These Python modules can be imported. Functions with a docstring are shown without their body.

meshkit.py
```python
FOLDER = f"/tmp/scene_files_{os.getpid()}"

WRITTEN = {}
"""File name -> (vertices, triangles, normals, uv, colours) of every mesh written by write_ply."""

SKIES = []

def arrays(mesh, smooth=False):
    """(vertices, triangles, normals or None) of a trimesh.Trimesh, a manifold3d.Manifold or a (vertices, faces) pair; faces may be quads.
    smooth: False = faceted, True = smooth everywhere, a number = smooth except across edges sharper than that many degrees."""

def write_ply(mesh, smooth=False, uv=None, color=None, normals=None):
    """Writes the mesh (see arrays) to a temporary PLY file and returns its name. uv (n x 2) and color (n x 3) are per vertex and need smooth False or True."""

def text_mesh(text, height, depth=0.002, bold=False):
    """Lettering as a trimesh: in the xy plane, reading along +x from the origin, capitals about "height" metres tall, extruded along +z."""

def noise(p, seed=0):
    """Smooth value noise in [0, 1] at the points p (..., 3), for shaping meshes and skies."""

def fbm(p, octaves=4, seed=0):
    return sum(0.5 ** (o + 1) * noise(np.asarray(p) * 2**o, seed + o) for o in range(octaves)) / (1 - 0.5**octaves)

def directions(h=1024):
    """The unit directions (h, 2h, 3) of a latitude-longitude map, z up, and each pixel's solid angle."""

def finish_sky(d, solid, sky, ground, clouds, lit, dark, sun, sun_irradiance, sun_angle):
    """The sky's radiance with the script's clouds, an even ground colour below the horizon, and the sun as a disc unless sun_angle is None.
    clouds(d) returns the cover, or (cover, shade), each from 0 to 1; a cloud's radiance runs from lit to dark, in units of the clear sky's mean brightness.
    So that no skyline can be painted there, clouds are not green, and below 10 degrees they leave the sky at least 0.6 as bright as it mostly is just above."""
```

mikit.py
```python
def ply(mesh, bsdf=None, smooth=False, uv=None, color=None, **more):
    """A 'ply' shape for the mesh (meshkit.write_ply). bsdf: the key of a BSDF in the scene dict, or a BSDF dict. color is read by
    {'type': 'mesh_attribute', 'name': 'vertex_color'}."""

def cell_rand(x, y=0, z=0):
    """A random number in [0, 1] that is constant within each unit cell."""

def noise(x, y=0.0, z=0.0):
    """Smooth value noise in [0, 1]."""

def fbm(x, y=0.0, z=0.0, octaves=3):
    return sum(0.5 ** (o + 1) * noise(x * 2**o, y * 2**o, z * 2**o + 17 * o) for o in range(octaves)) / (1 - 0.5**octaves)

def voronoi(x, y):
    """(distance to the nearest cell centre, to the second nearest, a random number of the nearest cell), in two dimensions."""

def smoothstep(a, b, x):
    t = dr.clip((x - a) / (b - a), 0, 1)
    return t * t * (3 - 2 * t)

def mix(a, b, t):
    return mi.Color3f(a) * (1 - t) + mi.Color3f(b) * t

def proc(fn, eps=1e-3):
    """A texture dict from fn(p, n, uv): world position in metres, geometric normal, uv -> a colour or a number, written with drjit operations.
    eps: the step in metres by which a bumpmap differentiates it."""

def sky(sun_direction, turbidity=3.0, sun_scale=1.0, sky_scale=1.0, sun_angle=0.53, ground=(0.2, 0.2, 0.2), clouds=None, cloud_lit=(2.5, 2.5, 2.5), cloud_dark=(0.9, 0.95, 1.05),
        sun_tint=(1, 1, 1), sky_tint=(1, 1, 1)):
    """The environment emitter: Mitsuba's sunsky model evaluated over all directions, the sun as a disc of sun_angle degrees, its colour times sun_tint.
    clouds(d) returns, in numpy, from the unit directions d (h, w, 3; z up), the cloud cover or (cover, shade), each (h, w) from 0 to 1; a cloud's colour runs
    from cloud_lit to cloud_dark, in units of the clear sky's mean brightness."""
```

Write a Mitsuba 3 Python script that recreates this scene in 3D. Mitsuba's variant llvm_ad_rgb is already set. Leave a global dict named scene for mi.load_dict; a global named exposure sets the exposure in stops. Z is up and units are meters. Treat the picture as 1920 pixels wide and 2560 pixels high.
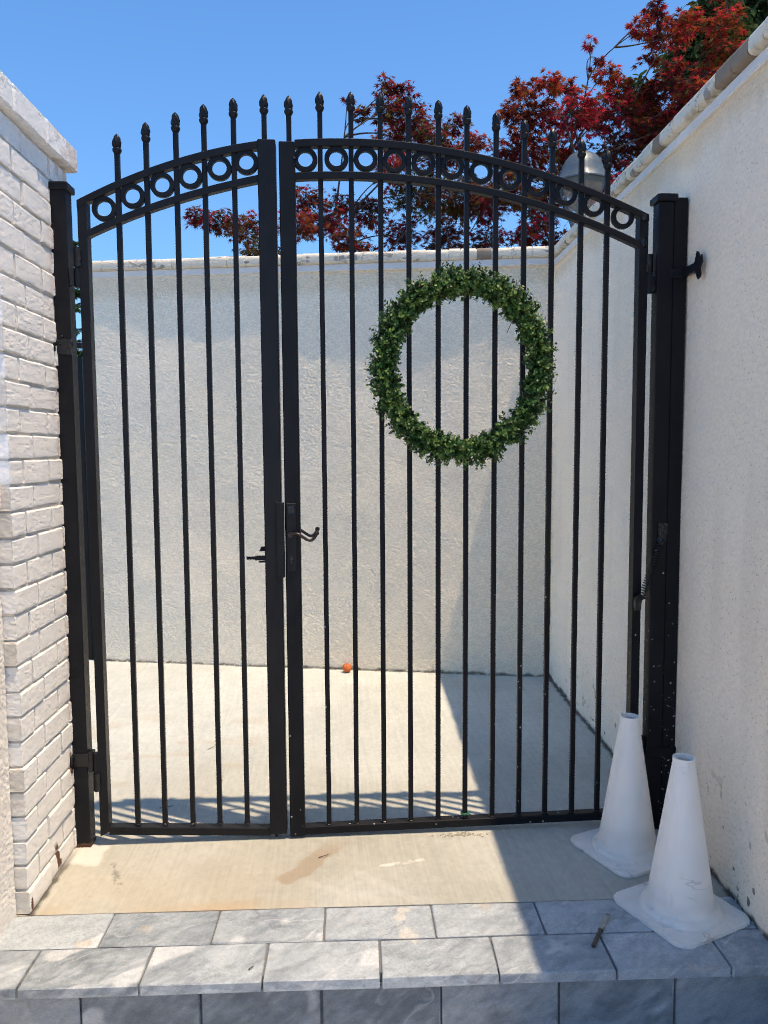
import math, random
import numpy as np
import trimesh, manifold3d
import drjit as dr
import mitsuba as mi
import mikit, meshkit
from mikit import proc, noise, fbm, voronoi, cell_rand, smoothstep, mix, ply
T = mi.ScalarTransform4f
PI = math.pi
scene, labels = {}, {}

# ------------------------------------------------------------------ camera, sky, exposure
PITCH, YAW, ROLL = 0.0799621, 0.03642398, -0.00644473
fwd = np.array([math.sin(YAW) * math.cos(PITCH), math.cos(YAW) * math.cos(PITCH), -math.sin(PITCH)])
r0 = np.array([math.cos(YAW), -math.sin(YAW), 0.0])
u0 = np.cross(r0, fwd)
up = -r0 * math.sin(ROLL) + u0 * math.cos(ROLL)
eye = np.array([0.0, 0.0, 1.33])
scene['camera'] = {'type': 'perspective', 'fov_axis': 'x', 'fov': 2 * math.degrees(math.atan(960 / 1900.0)), 'near_clip': 0.05, 'far_clip': 2000.0,
                   'to_world': T().look_at(origin=eye.tolist(), target=(eye + fwd).tolist(), up=up.tolist())}
SUN = (0.252, -0.125, 1.0)
scene['sky'] = mikit.sky(SUN, turbidity=3.0, sun_scale=0.95, sky_scale=1.27, sky_tint=(.72, 1.03, 1.28), sun_tint=(1.07, 1.0, .90), ground=(0.32, 0.31, 0.29))
exposure = 1.78

# ------------------------------------------------------------------ helpers
rng = np.random.default_rng(11)
random.seed(5)


def key_for(name):
    if name not in scene and not any(k.startswith(name + '__') for k in scene) and name not in labels:
        return name
    i = 1
    while True:
        k = f'{name}_{i:03d}'
        if k not in scene and k not in labels and not any(q.startswith(k + '__') for q in scene):
            return k
        i += 1


COUNT = {}


def part(parent, name, mesh, bsdf, smooth=False, color=None, label=None, kind=None, shape=None, **more):
    base = f'{parent}__{name}'
    n = COUNT.get(base, 0)
    COUNT[base] = n + 1
    key = base if n == 0 else f'{base}_{n:03d}'
    d = shape if shape is not None else ply(mesh, bsdf, smooth=smooth, color=color)
    scene[key] = {**d, **more}
    if label or kind:
        labels[key] = {}
        if label: labels[key]['label'] = label
        if kind: labels[key]['kind'] = kind
    return key


def thing(name, label, category, group=None, kind=None):
    k = key_for(name)
    labels[k] = {'label': label}
    if category: labels[k]['category'] = category
    if group: labels[k]['group'] = group
    if kind: labels[k]['kind'] = kind
    return k


def single(name, mesh, bsdf, label, category=None, group=None, kind=None, smooth=False, color=None):
    k = thing(name, label, category, group, kind)
    scene[k] = ply(mesh, bsdf, smooth=smooth, color=color)
    return k


def tm(v, f): return trimesh.Trimesh(np.asarray(v, float), np.asarray(f, int), process=False)


def cat(L): return trimesh.util.concatenate(L)


def box(x0, x1, y0, y1, z0, z1, c=0.0):
    """box with chamfered edges"""
    lo, hi = np.minimum([x0, y0, z0], [x1, y1, z1]), np.maximum([x0, y0, z0], [x1, y1, z1])
    if c <= 0:
        m = trimesh.creation.box(extents=hi - lo); m.apply_translation((lo + hi) / 2); return m
    pts = []
    for sx in (0, 1):
        for sy in (0, 1):
            for sz in (0, 1):
                p = np.where([sx, sy, sz], hi, lo); s = np.where([sx, sy, sz], -c, c)
                for k in range(3):
                    q = p + s; q[k] = p[k]; pts.append(q)
    return trimesh.convex.convex_hull(np.array(pts))


def tube(pts, rad, n=8, closed=False, cap=True):
    pts = np.asarray(pts, float); m = len(pts)
    rad = np.full(m, rad) if np.isscalar(rad) else np.asarray(rad, float)
    if closed: tan = np.roll(pts, -1, 0) - np.roll(pts, 1, 0)
    else: tan = np.gradient(pts, axis=0)
    tan /= np.linalg.norm(tan, axis=1, keepdims=True) + 1e-12
    ref = np.array([0.13, 0.21, 0.97]) if abs(tan[0] @ [0.13, 0.21, 0.97]) < .9 else np.array([1.0, 0, 0])
    V = []
    a = np.cross(tan[0], ref); a /= np.linalg.norm(a)
    ang = np.arange(n) * 2 * PI / n
    for i in range(m):
        a = a - tan[i] * (a @ tan[i]); a /= np.linalg.norm(a); b = np.cross(tan[i], a)
        V.append(pts[i] + rad[i] * (np.cos(ang)[:, None] * a + np.sin(ang)[:, None] * b))
    V = np.concatenate(V); F = []
    for i in range(m if closed else m - 1):
        j = (i + 1) % m
        for k in range(n):
            k2 = (k + 1) % n
            F += [[i * n + k, i * n + k2, j * n + k2], [i * n + k, j * n + k2, j * n + k]]
    if cap and not closed:
        V = np.vstack([V, pts[0], pts[-1]]); e = len(V)
        for k in range(n):
            F += [[e - 2, (k + 1) % n, k], [e - 1, (m - 1) * n + k, (m - 1) * n + (k + 1) % n]]
    return tm(V, F)


def lathe(prof, n=32, fn=None):
    """profile of (r, z), open; around z"""
    prof = np.asarray(prof, float); m = len(prof); ang = np.arange(n) * 2 * PI / n
    V = np.zeros((m, n, 3))
    for i, (r, z) in enumerate(prof):
        rr = r * (np.ones(n) if fn is None else fn(ang, z, i))
        V[i, :, 0] = rr * np.cos(ang); V[i, :, 1] = rr * np.sin(ang); V[i, :, 2] = z
    F = []
    for i in range(m - 1):
        for k in range(n):
            k2 = (k + 1) % n
            F += [[i * n + k, i * n + k2, (i + 1) * n + k2], [i * n + k, (i + 1) * n + k2, (i + 1) * n + k]]
    return tm(V.reshape(-1, 3), F)


def extrude(poly, h, center=False):
    from shapely.geometry import Polygon
    p = poly if hasattr(poly, 'exterior') else Polygon(poly)
    return trimesh.creation.extrude_polygon(p, h, engine='earcut')


def relief(L, H, Tk, disp, nu, nw):
    """block: front face at v = disp(u, w) (v points into the block), sides and back plain. local axes u, v, w"""
    us = np.linspace(0, L, nu + 1) if np.isscalar(nu) else np.asarray(nu); ws = np.linspace(0, H, nw + 1) if np.isscalar(nw) else np.asarray(nw)
    nu, nw = len(us) - 1, len(ws) - 1
    U, Wg = np.meshgrid(us, ws, indexing='ij')
    Vd = disp(U, Wg)
    V = np.stack([U, Vd, Wg], -1).reshape(-1, 3); F = []
    idx = lambda i, j: i * (nw + 1) + j
    I, J = np.meshgrid(np.arange(nu), np.arange(nw), indexing='ij')
    a, b, c, d = idx(I, J).ravel(), idx(I + 1, J).ravel(), idx(I + 1, J + 1).ravel(), idx(I, J + 1).ravel()
    F = np.vstack([np.stack([a, b, c], 1), np.stack([a, c, d], 1)])
    loop = [idx(i, 0) for i in range(nu)] + [idx(nu, j) for j in range(nw)] + [idx(i, nw) for i in range(nu, 0, -1)] + [idx(0, j) for j in range(nw, 0, -1)]
    back = V[loop].copy(); back[:, 1] = Tk
    n0 = len(V); V = np.vstack([V, V[loop], back]); m = len(loop)
    G = []
    for k in range(m):
        k2 = (k + 1) % m
        G += [[n0 + k2, n0 + k, n0 + m + k], [n0 + k2, n0 + m + k, n0 + m + k2]]
    n1 = len(V); V = np.vstack([V, [[0, Tk, 0], [L, Tk, 0], [L, Tk, H], [0, Tk, H]]])
    G += [[n1, n1 + 2, n1 + 1], [n1, n1 + 3, n1 + 2]]
    return tm(V, np.vstack([F, G]))


def frame(mesh, o, ux, vy):
    """local (u, v, w) -> world with origin o, axes ux, vy, z"""
    M = np.eye(4); M[:3, 0] = ux; M[:3, 1] = vy; M[:3, 2] = [0, 0, 1]; M[:3, 3] = o
    m = mesh.copy(); m.apply_transform(M); return m


def rough(mesh, amp, freq, seed=0):
    m = mesh.copy(); v = np.array(m.vertices)
    for k in range(3):
        v[:, k] += amp * (meshkit.fbm(v * freq + 31 * k + seed * 7.7, 3, seed) - .5) * 2
    m.vertices = v; return m


# ------------------------------------------------------------------ materials
def P(name, color, roughness=0.6, metallic=0.0, bump=None, scale=1.0, spec=0.5, clearcoat=0.0, eps=1e-3, **kw):
    c = color if isinstance(color, dict) else {'type': 'rgb', 'value': list(color)}
    b = {'type': 'principled', 'base_color': c, 'roughness': roughness, 'metallic': metallic, 'specular': spec, **kw}
    if clearcoat: b['clearcoat'] = clearcoat
    b = {'type': 'twosided', 'bsdf': b}
    if bump is not None:
        b = {'type': 'bumpmap', 'tex': proc(bump, eps), 'scale': scale, 'bsdf': b}
    scene[name] = b
    return name


def specks(p, cell, size, prob):
    """round dots on the dominant plane: 1 inside"""
    x, y, z = p.x / cell, p.y / cell, p.z / cell
    ix, iy, iz = dr.floor(x), dr.floor(y), dr.floor(z)
    r = cell_rand(ix, iy, iz)
    cx, cy, cz = cell_rand(ix, iy, iz + 91), cell_rand(ix + 37, iy, iz), cell_rand(ix, iy + 53, iz)
    d = dr.sqrt(dr.square(x - ix - .2 - .6 * cx) + dr.square(y - iy - .2 - .6 * cy) + dr.square(z - iz - .2 - .6 * cz))
    return dr.select((r < prob), 1 - smoothstep(size * .6, size, d), 0)


def c_paint(p, n, uv):
    k = fbm(p.x * 30, p.y * 30, p.z * 9)
    return mix((.008, .0085, .0105), (.015, .0155, .018), k)


def b_paint(p, n, uv): return fbm(p.x * 160, p.y * 160, p.z * 110, 2) + 1.5 * smoothstep(.7, .8, noise(p.x * 120 + 9, p.y * 120, p.z * 70))


P('black_paint', proc(c_paint), .34, spec=.16)


def c_paint_speck(p, n, uv):
    k = fbm(p.x * 30, p.y * 30, p.z * 9)
    c = mix((.006, .0065, .0085), (.012, .0125, .015), k)
    low = smoothstep(1.3, .35, p.z) * dr.select(p.x > 1.0, 1.0, .42)
    s = specks(p, .012, .20, .26 * low * low) + specks(p + mi.Vector3f(.004, .005, .007), .020, .17, .22 * low)
    return mix(c, (.5, .48, .45), dr.clip(s, 0, 1))


P('speckled_paint', proc(c_paint_speck), .42, spec=.14)
P('weld_paint', (.007, .0075, .009), .25, bump=lambda p, n, uv: noise(p.x * 220, p.y * 220, p.z * 220), scale=.002)
P('bronze', (.055, .04, .035), .3, metallic=.8)
P('spring_steel', (.012, .012, .015), .35, metallic=.2)
P('rusty_iron', proc(lambda p, n, uv: mix((.10, .035, .015), (.02, .012, .01), fbm(p.x * 200, p.y * 200, p.z * 200))), .8)


def b_stucco(p, n, uv):
    a = fbm(p.x * 85, p.y * 85, p.z * 85, 3)
    b = noise(p.x * 190, p.y * 190, p.z * 190)
    return a + .35 * b


def wall_dirt(p):
    foot = smoothstep(.022, .002, p.z + .035 * (fbm(p.x * 22, p.y * 22, p.z * 9) - .5))
    return foot * smoothstep(.3, .6, fbm(p.x * 60, p.y * 60, p.z * 60) + .12)


def c_stucco(p, n, uv):
    k = fbm(p.x * 2.3, p.y * 2.3, p.z * 2.3)
    g = fbm(p.x * 120, p.y * 120, p.z * 120, 2)
    c = mix((.90, .805, .63), (.94, .85, .695), k) * (.86 + .17 * smoothstep(.3, .72, g))
    stain = smoothstep(2.36, 2.26, p.z + .08 * fbm(p.x * 14, p.y * 14, 1)) 
    c = mix(c * mi.Color3f(.84, .76, .65), c, .35 + .65 * stain)
    return mix(c, (.05, .05, .04), .8 * wall_dirt(p))


P('stucco_lit', proc(c_stucco), .95, bump=b_stucco, scale=.005, spec=.2)


def c_stucco_r(p, n, uv):
    k = fbm(p.x * 2.3, p.y * 2.3, p.z * 2.3)
    g = fbm(p.x * 120, p.y * 120, p.z * 120, 2)
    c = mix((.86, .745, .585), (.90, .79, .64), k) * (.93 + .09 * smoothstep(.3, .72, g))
    pits = specks(p, .011, .20, .33) + specks(p + .005, .031, .085, .2)
    streak = smoothstep(.5, .75, fbm(p.y * 11, 3.1, p.z * 1.1))
    c = mix(c, c * mi.Color3f(.80, .79, .78), .35 * streak)
    stain = smoothstep(2.37, 2.27, p.z + .08 * fbm(p.x * 14, p.y * 14, 1))
    c = mix(c * mi.Color3f(.84, .75, .62), c, .25 + .75 * stain)
    low = smoothstep(.45, .0, p.z) * smoothstep(4.4, 3.4, p.y)
    blot = smoothstep(.70, .74, fbm(p.y * 34, p.x, p.z * 22)) * low
    c = mix(c, (.06, .06, .055), dr.clip(.62 * pits + .85 * blot, 0, 1))
    return mix(c, (.035, .035, .03), .9 * wall_dirt(p))


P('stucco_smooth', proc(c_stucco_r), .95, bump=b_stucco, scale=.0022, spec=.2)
P('trim_paint', proc(lambda p, n, uv: mix((.62, .61, .59), (.70, .69, .67), fbm(p.x * 12, p.y * 12, p.z * 40))), .6)


def c_coping(p, n, uv):
    c = mix((.62, .55, .42), (.71, .65, .53), fbm(p.x * 14, p.y * 14, p.z * 14))
    crack = smoothstep(.03, .0, dr.abs(fbm(p.x * 17 + 3, p.y * 17, p.z * 30) - .5)) * smoothstep(.5, .7, fbm(p.x * 6, p.y * 6, 5))
    chip = smoothstep(.66, .69, fbm(p.x * 11 + 8, p.y * 11, p.z * 20))
    drip = smoothstep(2.42, 2.385, p.z) * smoothstep(.42, .7, fbm(p.x * 26, p.y * 26, p.z * 8))
    c = mix(c, (.20, .16, .10), .6 * drip)
    c = mix(c, (.24, .21, .18), .85 * chip)
    return mix(c, (.16, .12, .08), .8 * crack)


P('coping_paint', proc(c_coping), .55, bump=lambda p, n, uv: fbm(p.x * 60, p.y * 60, p.z * 60), scale=.003)
P('coping_bare', proc(lambda p, n, uv: mix((.20, .155, .11), (.27, .215, .16), fbm(p.x * 40, p.y * 40, p.z * 40))), .8)
P('coping_mortar', (.62, .58, .50), .9)


def c_brick(p, n, uv):
    k = fbm(p.x * 9, p.y * 9, p.z * 14)
    c = mix((.79, .76, .70), (.85, .825, .775), k)
    dirt = smoothstep(.55, .72, fbm(p.x * 45, p.y * 45, p.z * 60))
    pit = smoothstep(.66, .74, fbm(p.x * 110, p.y * 110, p.z * 130, 2))
    c = mix(c * (.95 + .10 * fbm(p.x * 160, p.y * 160, p.z * 160, 2)), (.46, .42, .36), .10 * dirt + .16 * pit)
    edge = smoothstep(2.44, 2.54, p.y + .05 * (fbm(3, p.y * 20, p.z * 20) - .5)) * smoothstep(.45, .6, fbm(p.x * 12, p.y * 25, p.z * 12))
    c = mix(c, (.55, .42, .34), .6 * edge)
    endf = smoothstep(2.1385, 2.134, p.y) * smoothstep(2.26, 2.25, p.z)
    c = mix(c, mix((.42, .37, .29), (.70, .65, .56), fbm(p.x * 60, 1, p.z * 55)), .75 * endf)
    foot = smoothstep(.05, .0, p.z + .03 * fbm(p.x * 30, p.y * 30, 2))
    c = mix(c, (.35, .30, .24), .5 * foot)
    chip = smoothstep(.115, .085, p.z) * smoothstep(.020, .016, dr.abs(p.y - 2.36 + .3 * (p.z - .05)) + .012 * noise(p.y * 70, p.z * 70)) * smoothstep(.005, .02, p.z) 
    chip2 = smoothstep(.010, .007, dr.abs(p.y - 2.150) + .2 * dr.abs(p.z - .02)) * smoothstep(.045, .04, p.z) * smoothstep(.0, .01, p.z)
    chip3 = smoothstep(.018, .012, dr.abs(p.y - 2.490) + .012 * noise(p.y * 60, p.z * 60)) * smoothstep(.345, .33, p.z) * smoothstep(.255, .27, p.z)
    return mix(c, (.13, .06, .04), dr.clip(chip + chip2 + chip3, 0, 1))


def b_brick(p, n, uv):
    return fbm(p.x * 130, p.y * 130, p.z * 130, 3) + .5 * noise(p.x * 50, p.y * 50, p.z * 60) - .9 * smoothstep(.70, .78, noise(p.x * 75 + 5, p.y * 75, p.z * 85))


P('painted_brick', proc(c_brick), .7, bump=b_brick, scale=.0026, spec=.3)
P('painted_mortar', proc(lambda p, n, uv: mix((.52, .48, .42), (.72, .69, .63), fbm(p.x * 20, p.y * 20, p.z * 30))), .85, bump=b_brick, scale=.006)
P('rough_stucco', proc(lambda p, n, uv: mix((.66, .62, .55), (.76, .73, .67), fbm(p.x * 90, p.y * 90, p.z * 90, 2))), .95, bump=lambda p, n, uv: fbm(p.x * 120, p.y * 120, p.z * 120, 3), scale=.008)


def capsule(p, a, b, r):
    ax, ay = p.x - a[0], p.y - a[1]
    bx, by = b[0] - a[0], b[1] - a[1]
    t = dr.clip((ax * bx + ay * by) / (bx * bx + by * by), 0, 1)
    return dr.sqrt(dr.square(ax - bx * t) + dr.square(ay - by * t)) - r


def c_slab(p, n, uv):
    big = fbm(p.x * 1.6 + 4, p.y * 1.6, 2.0)
    mid = fbm(p.x * 6, p.y * 6, 1.0)
    broom = fbm(p.x * 210 + p.y * 9 + 6 * noise(p.x * 2, p.y * 2), p.y * 3.2, .5, 2)
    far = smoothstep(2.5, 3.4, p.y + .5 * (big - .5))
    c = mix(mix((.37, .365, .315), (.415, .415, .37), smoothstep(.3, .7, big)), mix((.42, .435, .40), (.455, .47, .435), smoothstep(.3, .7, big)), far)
    gr = fbm(p.x * 70, p.y * 55, 3, 3)
    c = c * (.72 + .22 * broom + .16 * mid + .20 * gr)
    rust = smoothstep(.45, .75, fbm(p.x * 4.2 + 1.7, p.y * 3.1, 3)) * smoothstep(2.62, 2.2, p.y) * smoothstep(.5, -.5, p.x)
    c = mix(c, (.42, .335, .22), .3 * rust)
    front = smoothstep(2.20, 2.135, p.y + .05 * (fbm(p.x * 7, p.y * 7, 9) - .5)) * smoothstep(.3, .62, fbm(p.x * 5 + 6, 2, 3)) * smoothstep(.2, -.1, p.x)
    c = mix(c, (.42, .29, .15), .5 * front)
    mud = smoothstep(.55, .72, fbm(p.x * 3.7 + 9, p.y * 7, 5)) * smoothstep(2.7, 3.1, p.y) * smoothstep(4.2, 3.3, p.y) * smoothstep(-.1, -.5, p.x)
    c = mix(c, (.37, .29, .19), .4 * mud)
    wob = .012 * (noise(p.x * 28, p.y * 28) - .5) + .006 * (noise(p.x * 80, p.y * 80) - .5)
    d = dr.minimum(dr.minimum(capsule(p, (-.225, 2.285), (-.195, 2.305), .032), capsule(p, (-.185, 2.315), (-.150, 2.385), .036)), capsule(p, (-.150, 2.39), (-.06, 2.52), .034))
    wet = smoothstep(.009, -.010, d + 1.4 * wob) * smoothstep(2.56, 2.40, p.y)
    c = mix(c, (.30, .22, .145), (.50 + .3 * mid) * wet)
    eff = smoothstep(.012, .0, dr.abs(capsule(p, (.07, 2.345), (.205, 2.378), .002) + .6 * wob)) * smoothstep(.35, .6, fbm(p.x * 40, p.y * 40, 2))
    rays = smoothstep(.018, .0, dr.abs(capsule(p, (.0, 2.30), (.18, 2.14), .004) + wob)) * .6 + smoothstep(.02, .0, dr.abs(capsule(p, (-.16, 2.26), (.05, 2.16), .004) + wob)) * .5
    pad = smoothstep(.012, -.01, dr.maximum(dr.abs(p.x + .91) - .06, dr.abs(p.y - 2.46) - .065) + 2 * wob)
    c = mix(c, (.66, .63, .58), dr.clip(.8 * eff + rays * .25 + .6 * pad, 0, 1))
    sm = smoothstep(.010, -.004, capsule(p, (-.80, 2.395), (-.74, 2.27), .006) + wob) * smoothstep(.35, .55, fbm(p.x * 60, p.y * 60, 8))
    c = mix(c, (.16, .15, .14), .65 * sm)
    wallgap = smoothstep(.022, .0, dr.abs((p.x - 1.122) * .1818 + (p.y - 4.342) * .9833) + .03 * (fbm(p.x * 16, p.y * 16, 1) - .5)) * smoothstep(-1.3, -.6, p.x)
    sidegap = smoothstep(.022, .0, 1.112 - p.x + .02 * (fbm(p.y * 26, p.x * 9, 1) - .5))
    brickgap = smoothstep(.016, .0, dr.abs(p.x + .952) + .02 * (fbm(p.y * 26, p.x * 9, 1) - .5)) * smoothstep(2.6, 2.3, p.y)
    c = mix(c, (.06, .055, .045), .85 * dr.clip(wallgap + sidegap + brickgap, 0, 1))
    grit = specks(p * mi.Vector3f(1, 1, 0) + .71, .0085, .26, .28)
    c = mix(c, c * .70, .4 * grit)
    pits = specks(p * mi.Vector3f(1, 1, .0), .013, .22, .07) + specks(p * mi.Vector3f(1, 1, 0) + .3, .05, .07, .3)
    return mix(c, (.10, .08, .06), .55 * dr.clip(pits, 0, 1))


def b_slab(p, n, uv):
    return fbm(p.x * 210 + p.y * 9 + 6 * noise(p.x * 2, p.y * 2), p.y * 4, .5, 2) + .5 * fbm(p.x * 130, p.y * 130, 1, 2)


P('broom_concrete', proc(c_slab), .9, bump=b_slab, scale=.0026, spec=.25)


def tile_id(p):
    back = p.y > 1.976
    i = dr.floor(dr.select(back | (p.z < -.03), p.x + .709, p.x + .8575) / .3035)
    return i * 3.7 + dr.select(back, 11.3, 0) + dr.select(p.z < -.03, 29.1, 0)


def c_tile(p, n, uv):
    t = tile_id(p)
    q = t * 1.37
    rx, ry = p.x * .86 + p.y * .5 + p.z * .3, p.y * .86 - p.x * .5 + p.z * .8       # the bedding runs slantwise
    w = fbm(rx * 9 + q, ry * 9, q, 3)
    cloud = .5 * fbm(rx * 7 + 1.2 * w + q, ry * 16 + 2.0 * w, q, 4) + .5 * fbm(rx * 19 + 1.2 * w + q, ry * 34 + 2.0 * w, q + 4, 3)
    fine = fbm(rx * 38 + q, ry * 85 + 3 * w, q, 3)
    shade = cell_rand(t * 10, 3, 1)
    k = smoothstep(.12, .78, .72 * cloud + .28 * fine + .24 * (shade - .5))
    c = mix((.155, .182, .208), (.42, .458, .482), k)
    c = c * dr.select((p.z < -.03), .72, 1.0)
    vein = smoothstep(.016, .0, dr.abs(fbm(rx * 3.5 + q, ry * 9 + .7 * w, q, 4) - .47)) * smoothstep(.48, .7, fbm(rx * 4 + q + 5, ry * 4, 1))
    c = mix(c, (.15, .16, .18), .38 * vein)
    white = smoothstep(.012, .0, dr.abs(fbm(rx * 2.5 + q + 9, ry * 8 + .6 * w, q, 4) - .5)) * smoothstep(.5, .7, fbm(rx * 3 + q + 2, ry * 3, 1))
    bright = smoothstep(.64, .74, fbm(rx * 7 + q + 20, ry * 13, q, 3))
    c = mix(c, (.68, .69, .69), dr.clip(.45 * bright + .3 * white, 0, 1))
    rust = smoothstep(.80, .88, fbm(p.x * 9 + q + 50, p.y * 11, p.z * 9, 3))
    c = mix(c, (.45, .38, .29), .5 * rust)
    cem = smoothstep(.62, .70, fbm(p.x * 17 + 3, p.y * 14, 6)) * smoothstep(.11, .03, dr.abs(p.x - .15)) * smoothstep(1.90, 1.95, p.y)
    c = mix(c, (.58, .54, .46), .6 * cem)
    c = c * (.86 + .28 * noise(p.x * 260, p.y * 260, p.z * 260)) * (.92 + .16 * fbm(p.x * 90, p.y * 90, p.z * 90, 2))
    sp = specks(p, .008, .22, .12)
    return mix(c, (.78, .78, .78), .45 * sp)


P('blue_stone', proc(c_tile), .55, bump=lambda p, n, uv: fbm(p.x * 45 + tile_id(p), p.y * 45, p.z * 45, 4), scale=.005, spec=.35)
P('grout', proc(lambda p, n, uv: mix((.11, .115, .12), (.20, .20, .20), fbm(p.x * 60, p.y * 60, p.z * 60))), .95)


def c_cone(p, n, uv):
    c = mix((.78, .745, .685), (.85, .815, .755), fbm(p.x * 7, p.y * 7, p.z * 9))
    scr = smoothstep(.66, .74, fbm(p.x * 50, p.y * 50, p.z * 14)) * smoothstep(.25, .0, p.z)
    foot = smoothstep(.006, .003, p.z) * smoothstep(.58, .8, fbm(p.x * 40, p.y * 40, 3))
    d = specks(p, .03, .07, .25)
    c = mix(c, (.50, .47, .44), .25 * scr)
    scuff = smoothstep(.022, .0, dr.abs(fbm(p.x * 9 + 2, p.y * 9, p.z * 26, 3) - .5)) * smoothstep(.55, .72, fbm(p.x * 14, p.y * 14, p.z * 9 + 7))
    grime = smoothstep(.16, .02, p.z) * fbm(p.x * 18, p.y * 18, p.z * 26)
    c = mix(c, (.45, .42, .38), dr.clip(.55 * scuff + .5 * grime, 0, 1))
    return mix(c, (.16, .12, .10), dr.clip(.6 * foot + .6 * d, 0, 1))


P('cone_plastic', proc(c_cone), .42, bump=lambda p, n, uv: fbm(p.x * 25, p.y * 25, p.z * 25, 2), scale=.0005)
P('ball_rubber', proc(lambda p, n, uv: mix((.55, .12, .02), (.66, .17, .035), fbm(p.x * 150, p.y * 150, p.z * 150))), .6)
P('ball_seam', (.16, .035, .01), .7)
P('bit_steel', proc(lambda p, n, uv: mix((.28, .265, .24), (.50, .48, .45), fbm(p.x * 150, p.y * 150, p.z * 150))), .45, metallic=.5)
P('bit_shank', proc(lambda p, n, uv: mix((.05, .04, .032), (.12, .10, .085), fbm(p.x * 120, p.y * 120, p.z * 120))), .5, metallic=.4)
P('green_wire', (.02, .16, .09), .4)
P('lamp_metal', proc(lambda p, n, uv: mix((.060, .085, .105), (.10, .13, .15), fbm(p.x * 9, p.y * 9, p.z * 22))), .42, metallic=.1)
P('lamp_bulb', (.75, .72, .66), .3)
scene['lamp_glass'] = {'type': 'thindielectric', 'int_ior': 1.5}
scene['lamp_glass_old'] = {'type': 'blendbsdf', 'weight': proc(lambda p, n, uv: .08 + .25 * fbm(p.x * 20, p.y * 20, p.z * 20)),
                           'a': {'type': 'thindielectric', 'int_ior': 1.5}, 'b': {'type': 'twosided', 'bsdf': {'type': 'diffuse', 'reflectance': {'type': 'rgb', 'value': [.32, .31, .28]}}}}
P('bark_maple', proc(lambda p, n, uv: mix((.035, .026, .022), (.095, .075, .06), fbm(p.x * 30, p.y * 30, p.z * 9))), .9)
P('bark_grey', proc(lambda p, n, uv: mix((.05, .04, .03), (.14, .12, .10), fbm(p.x * 25, p.y * 25, p.z * 7))), .9)
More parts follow.
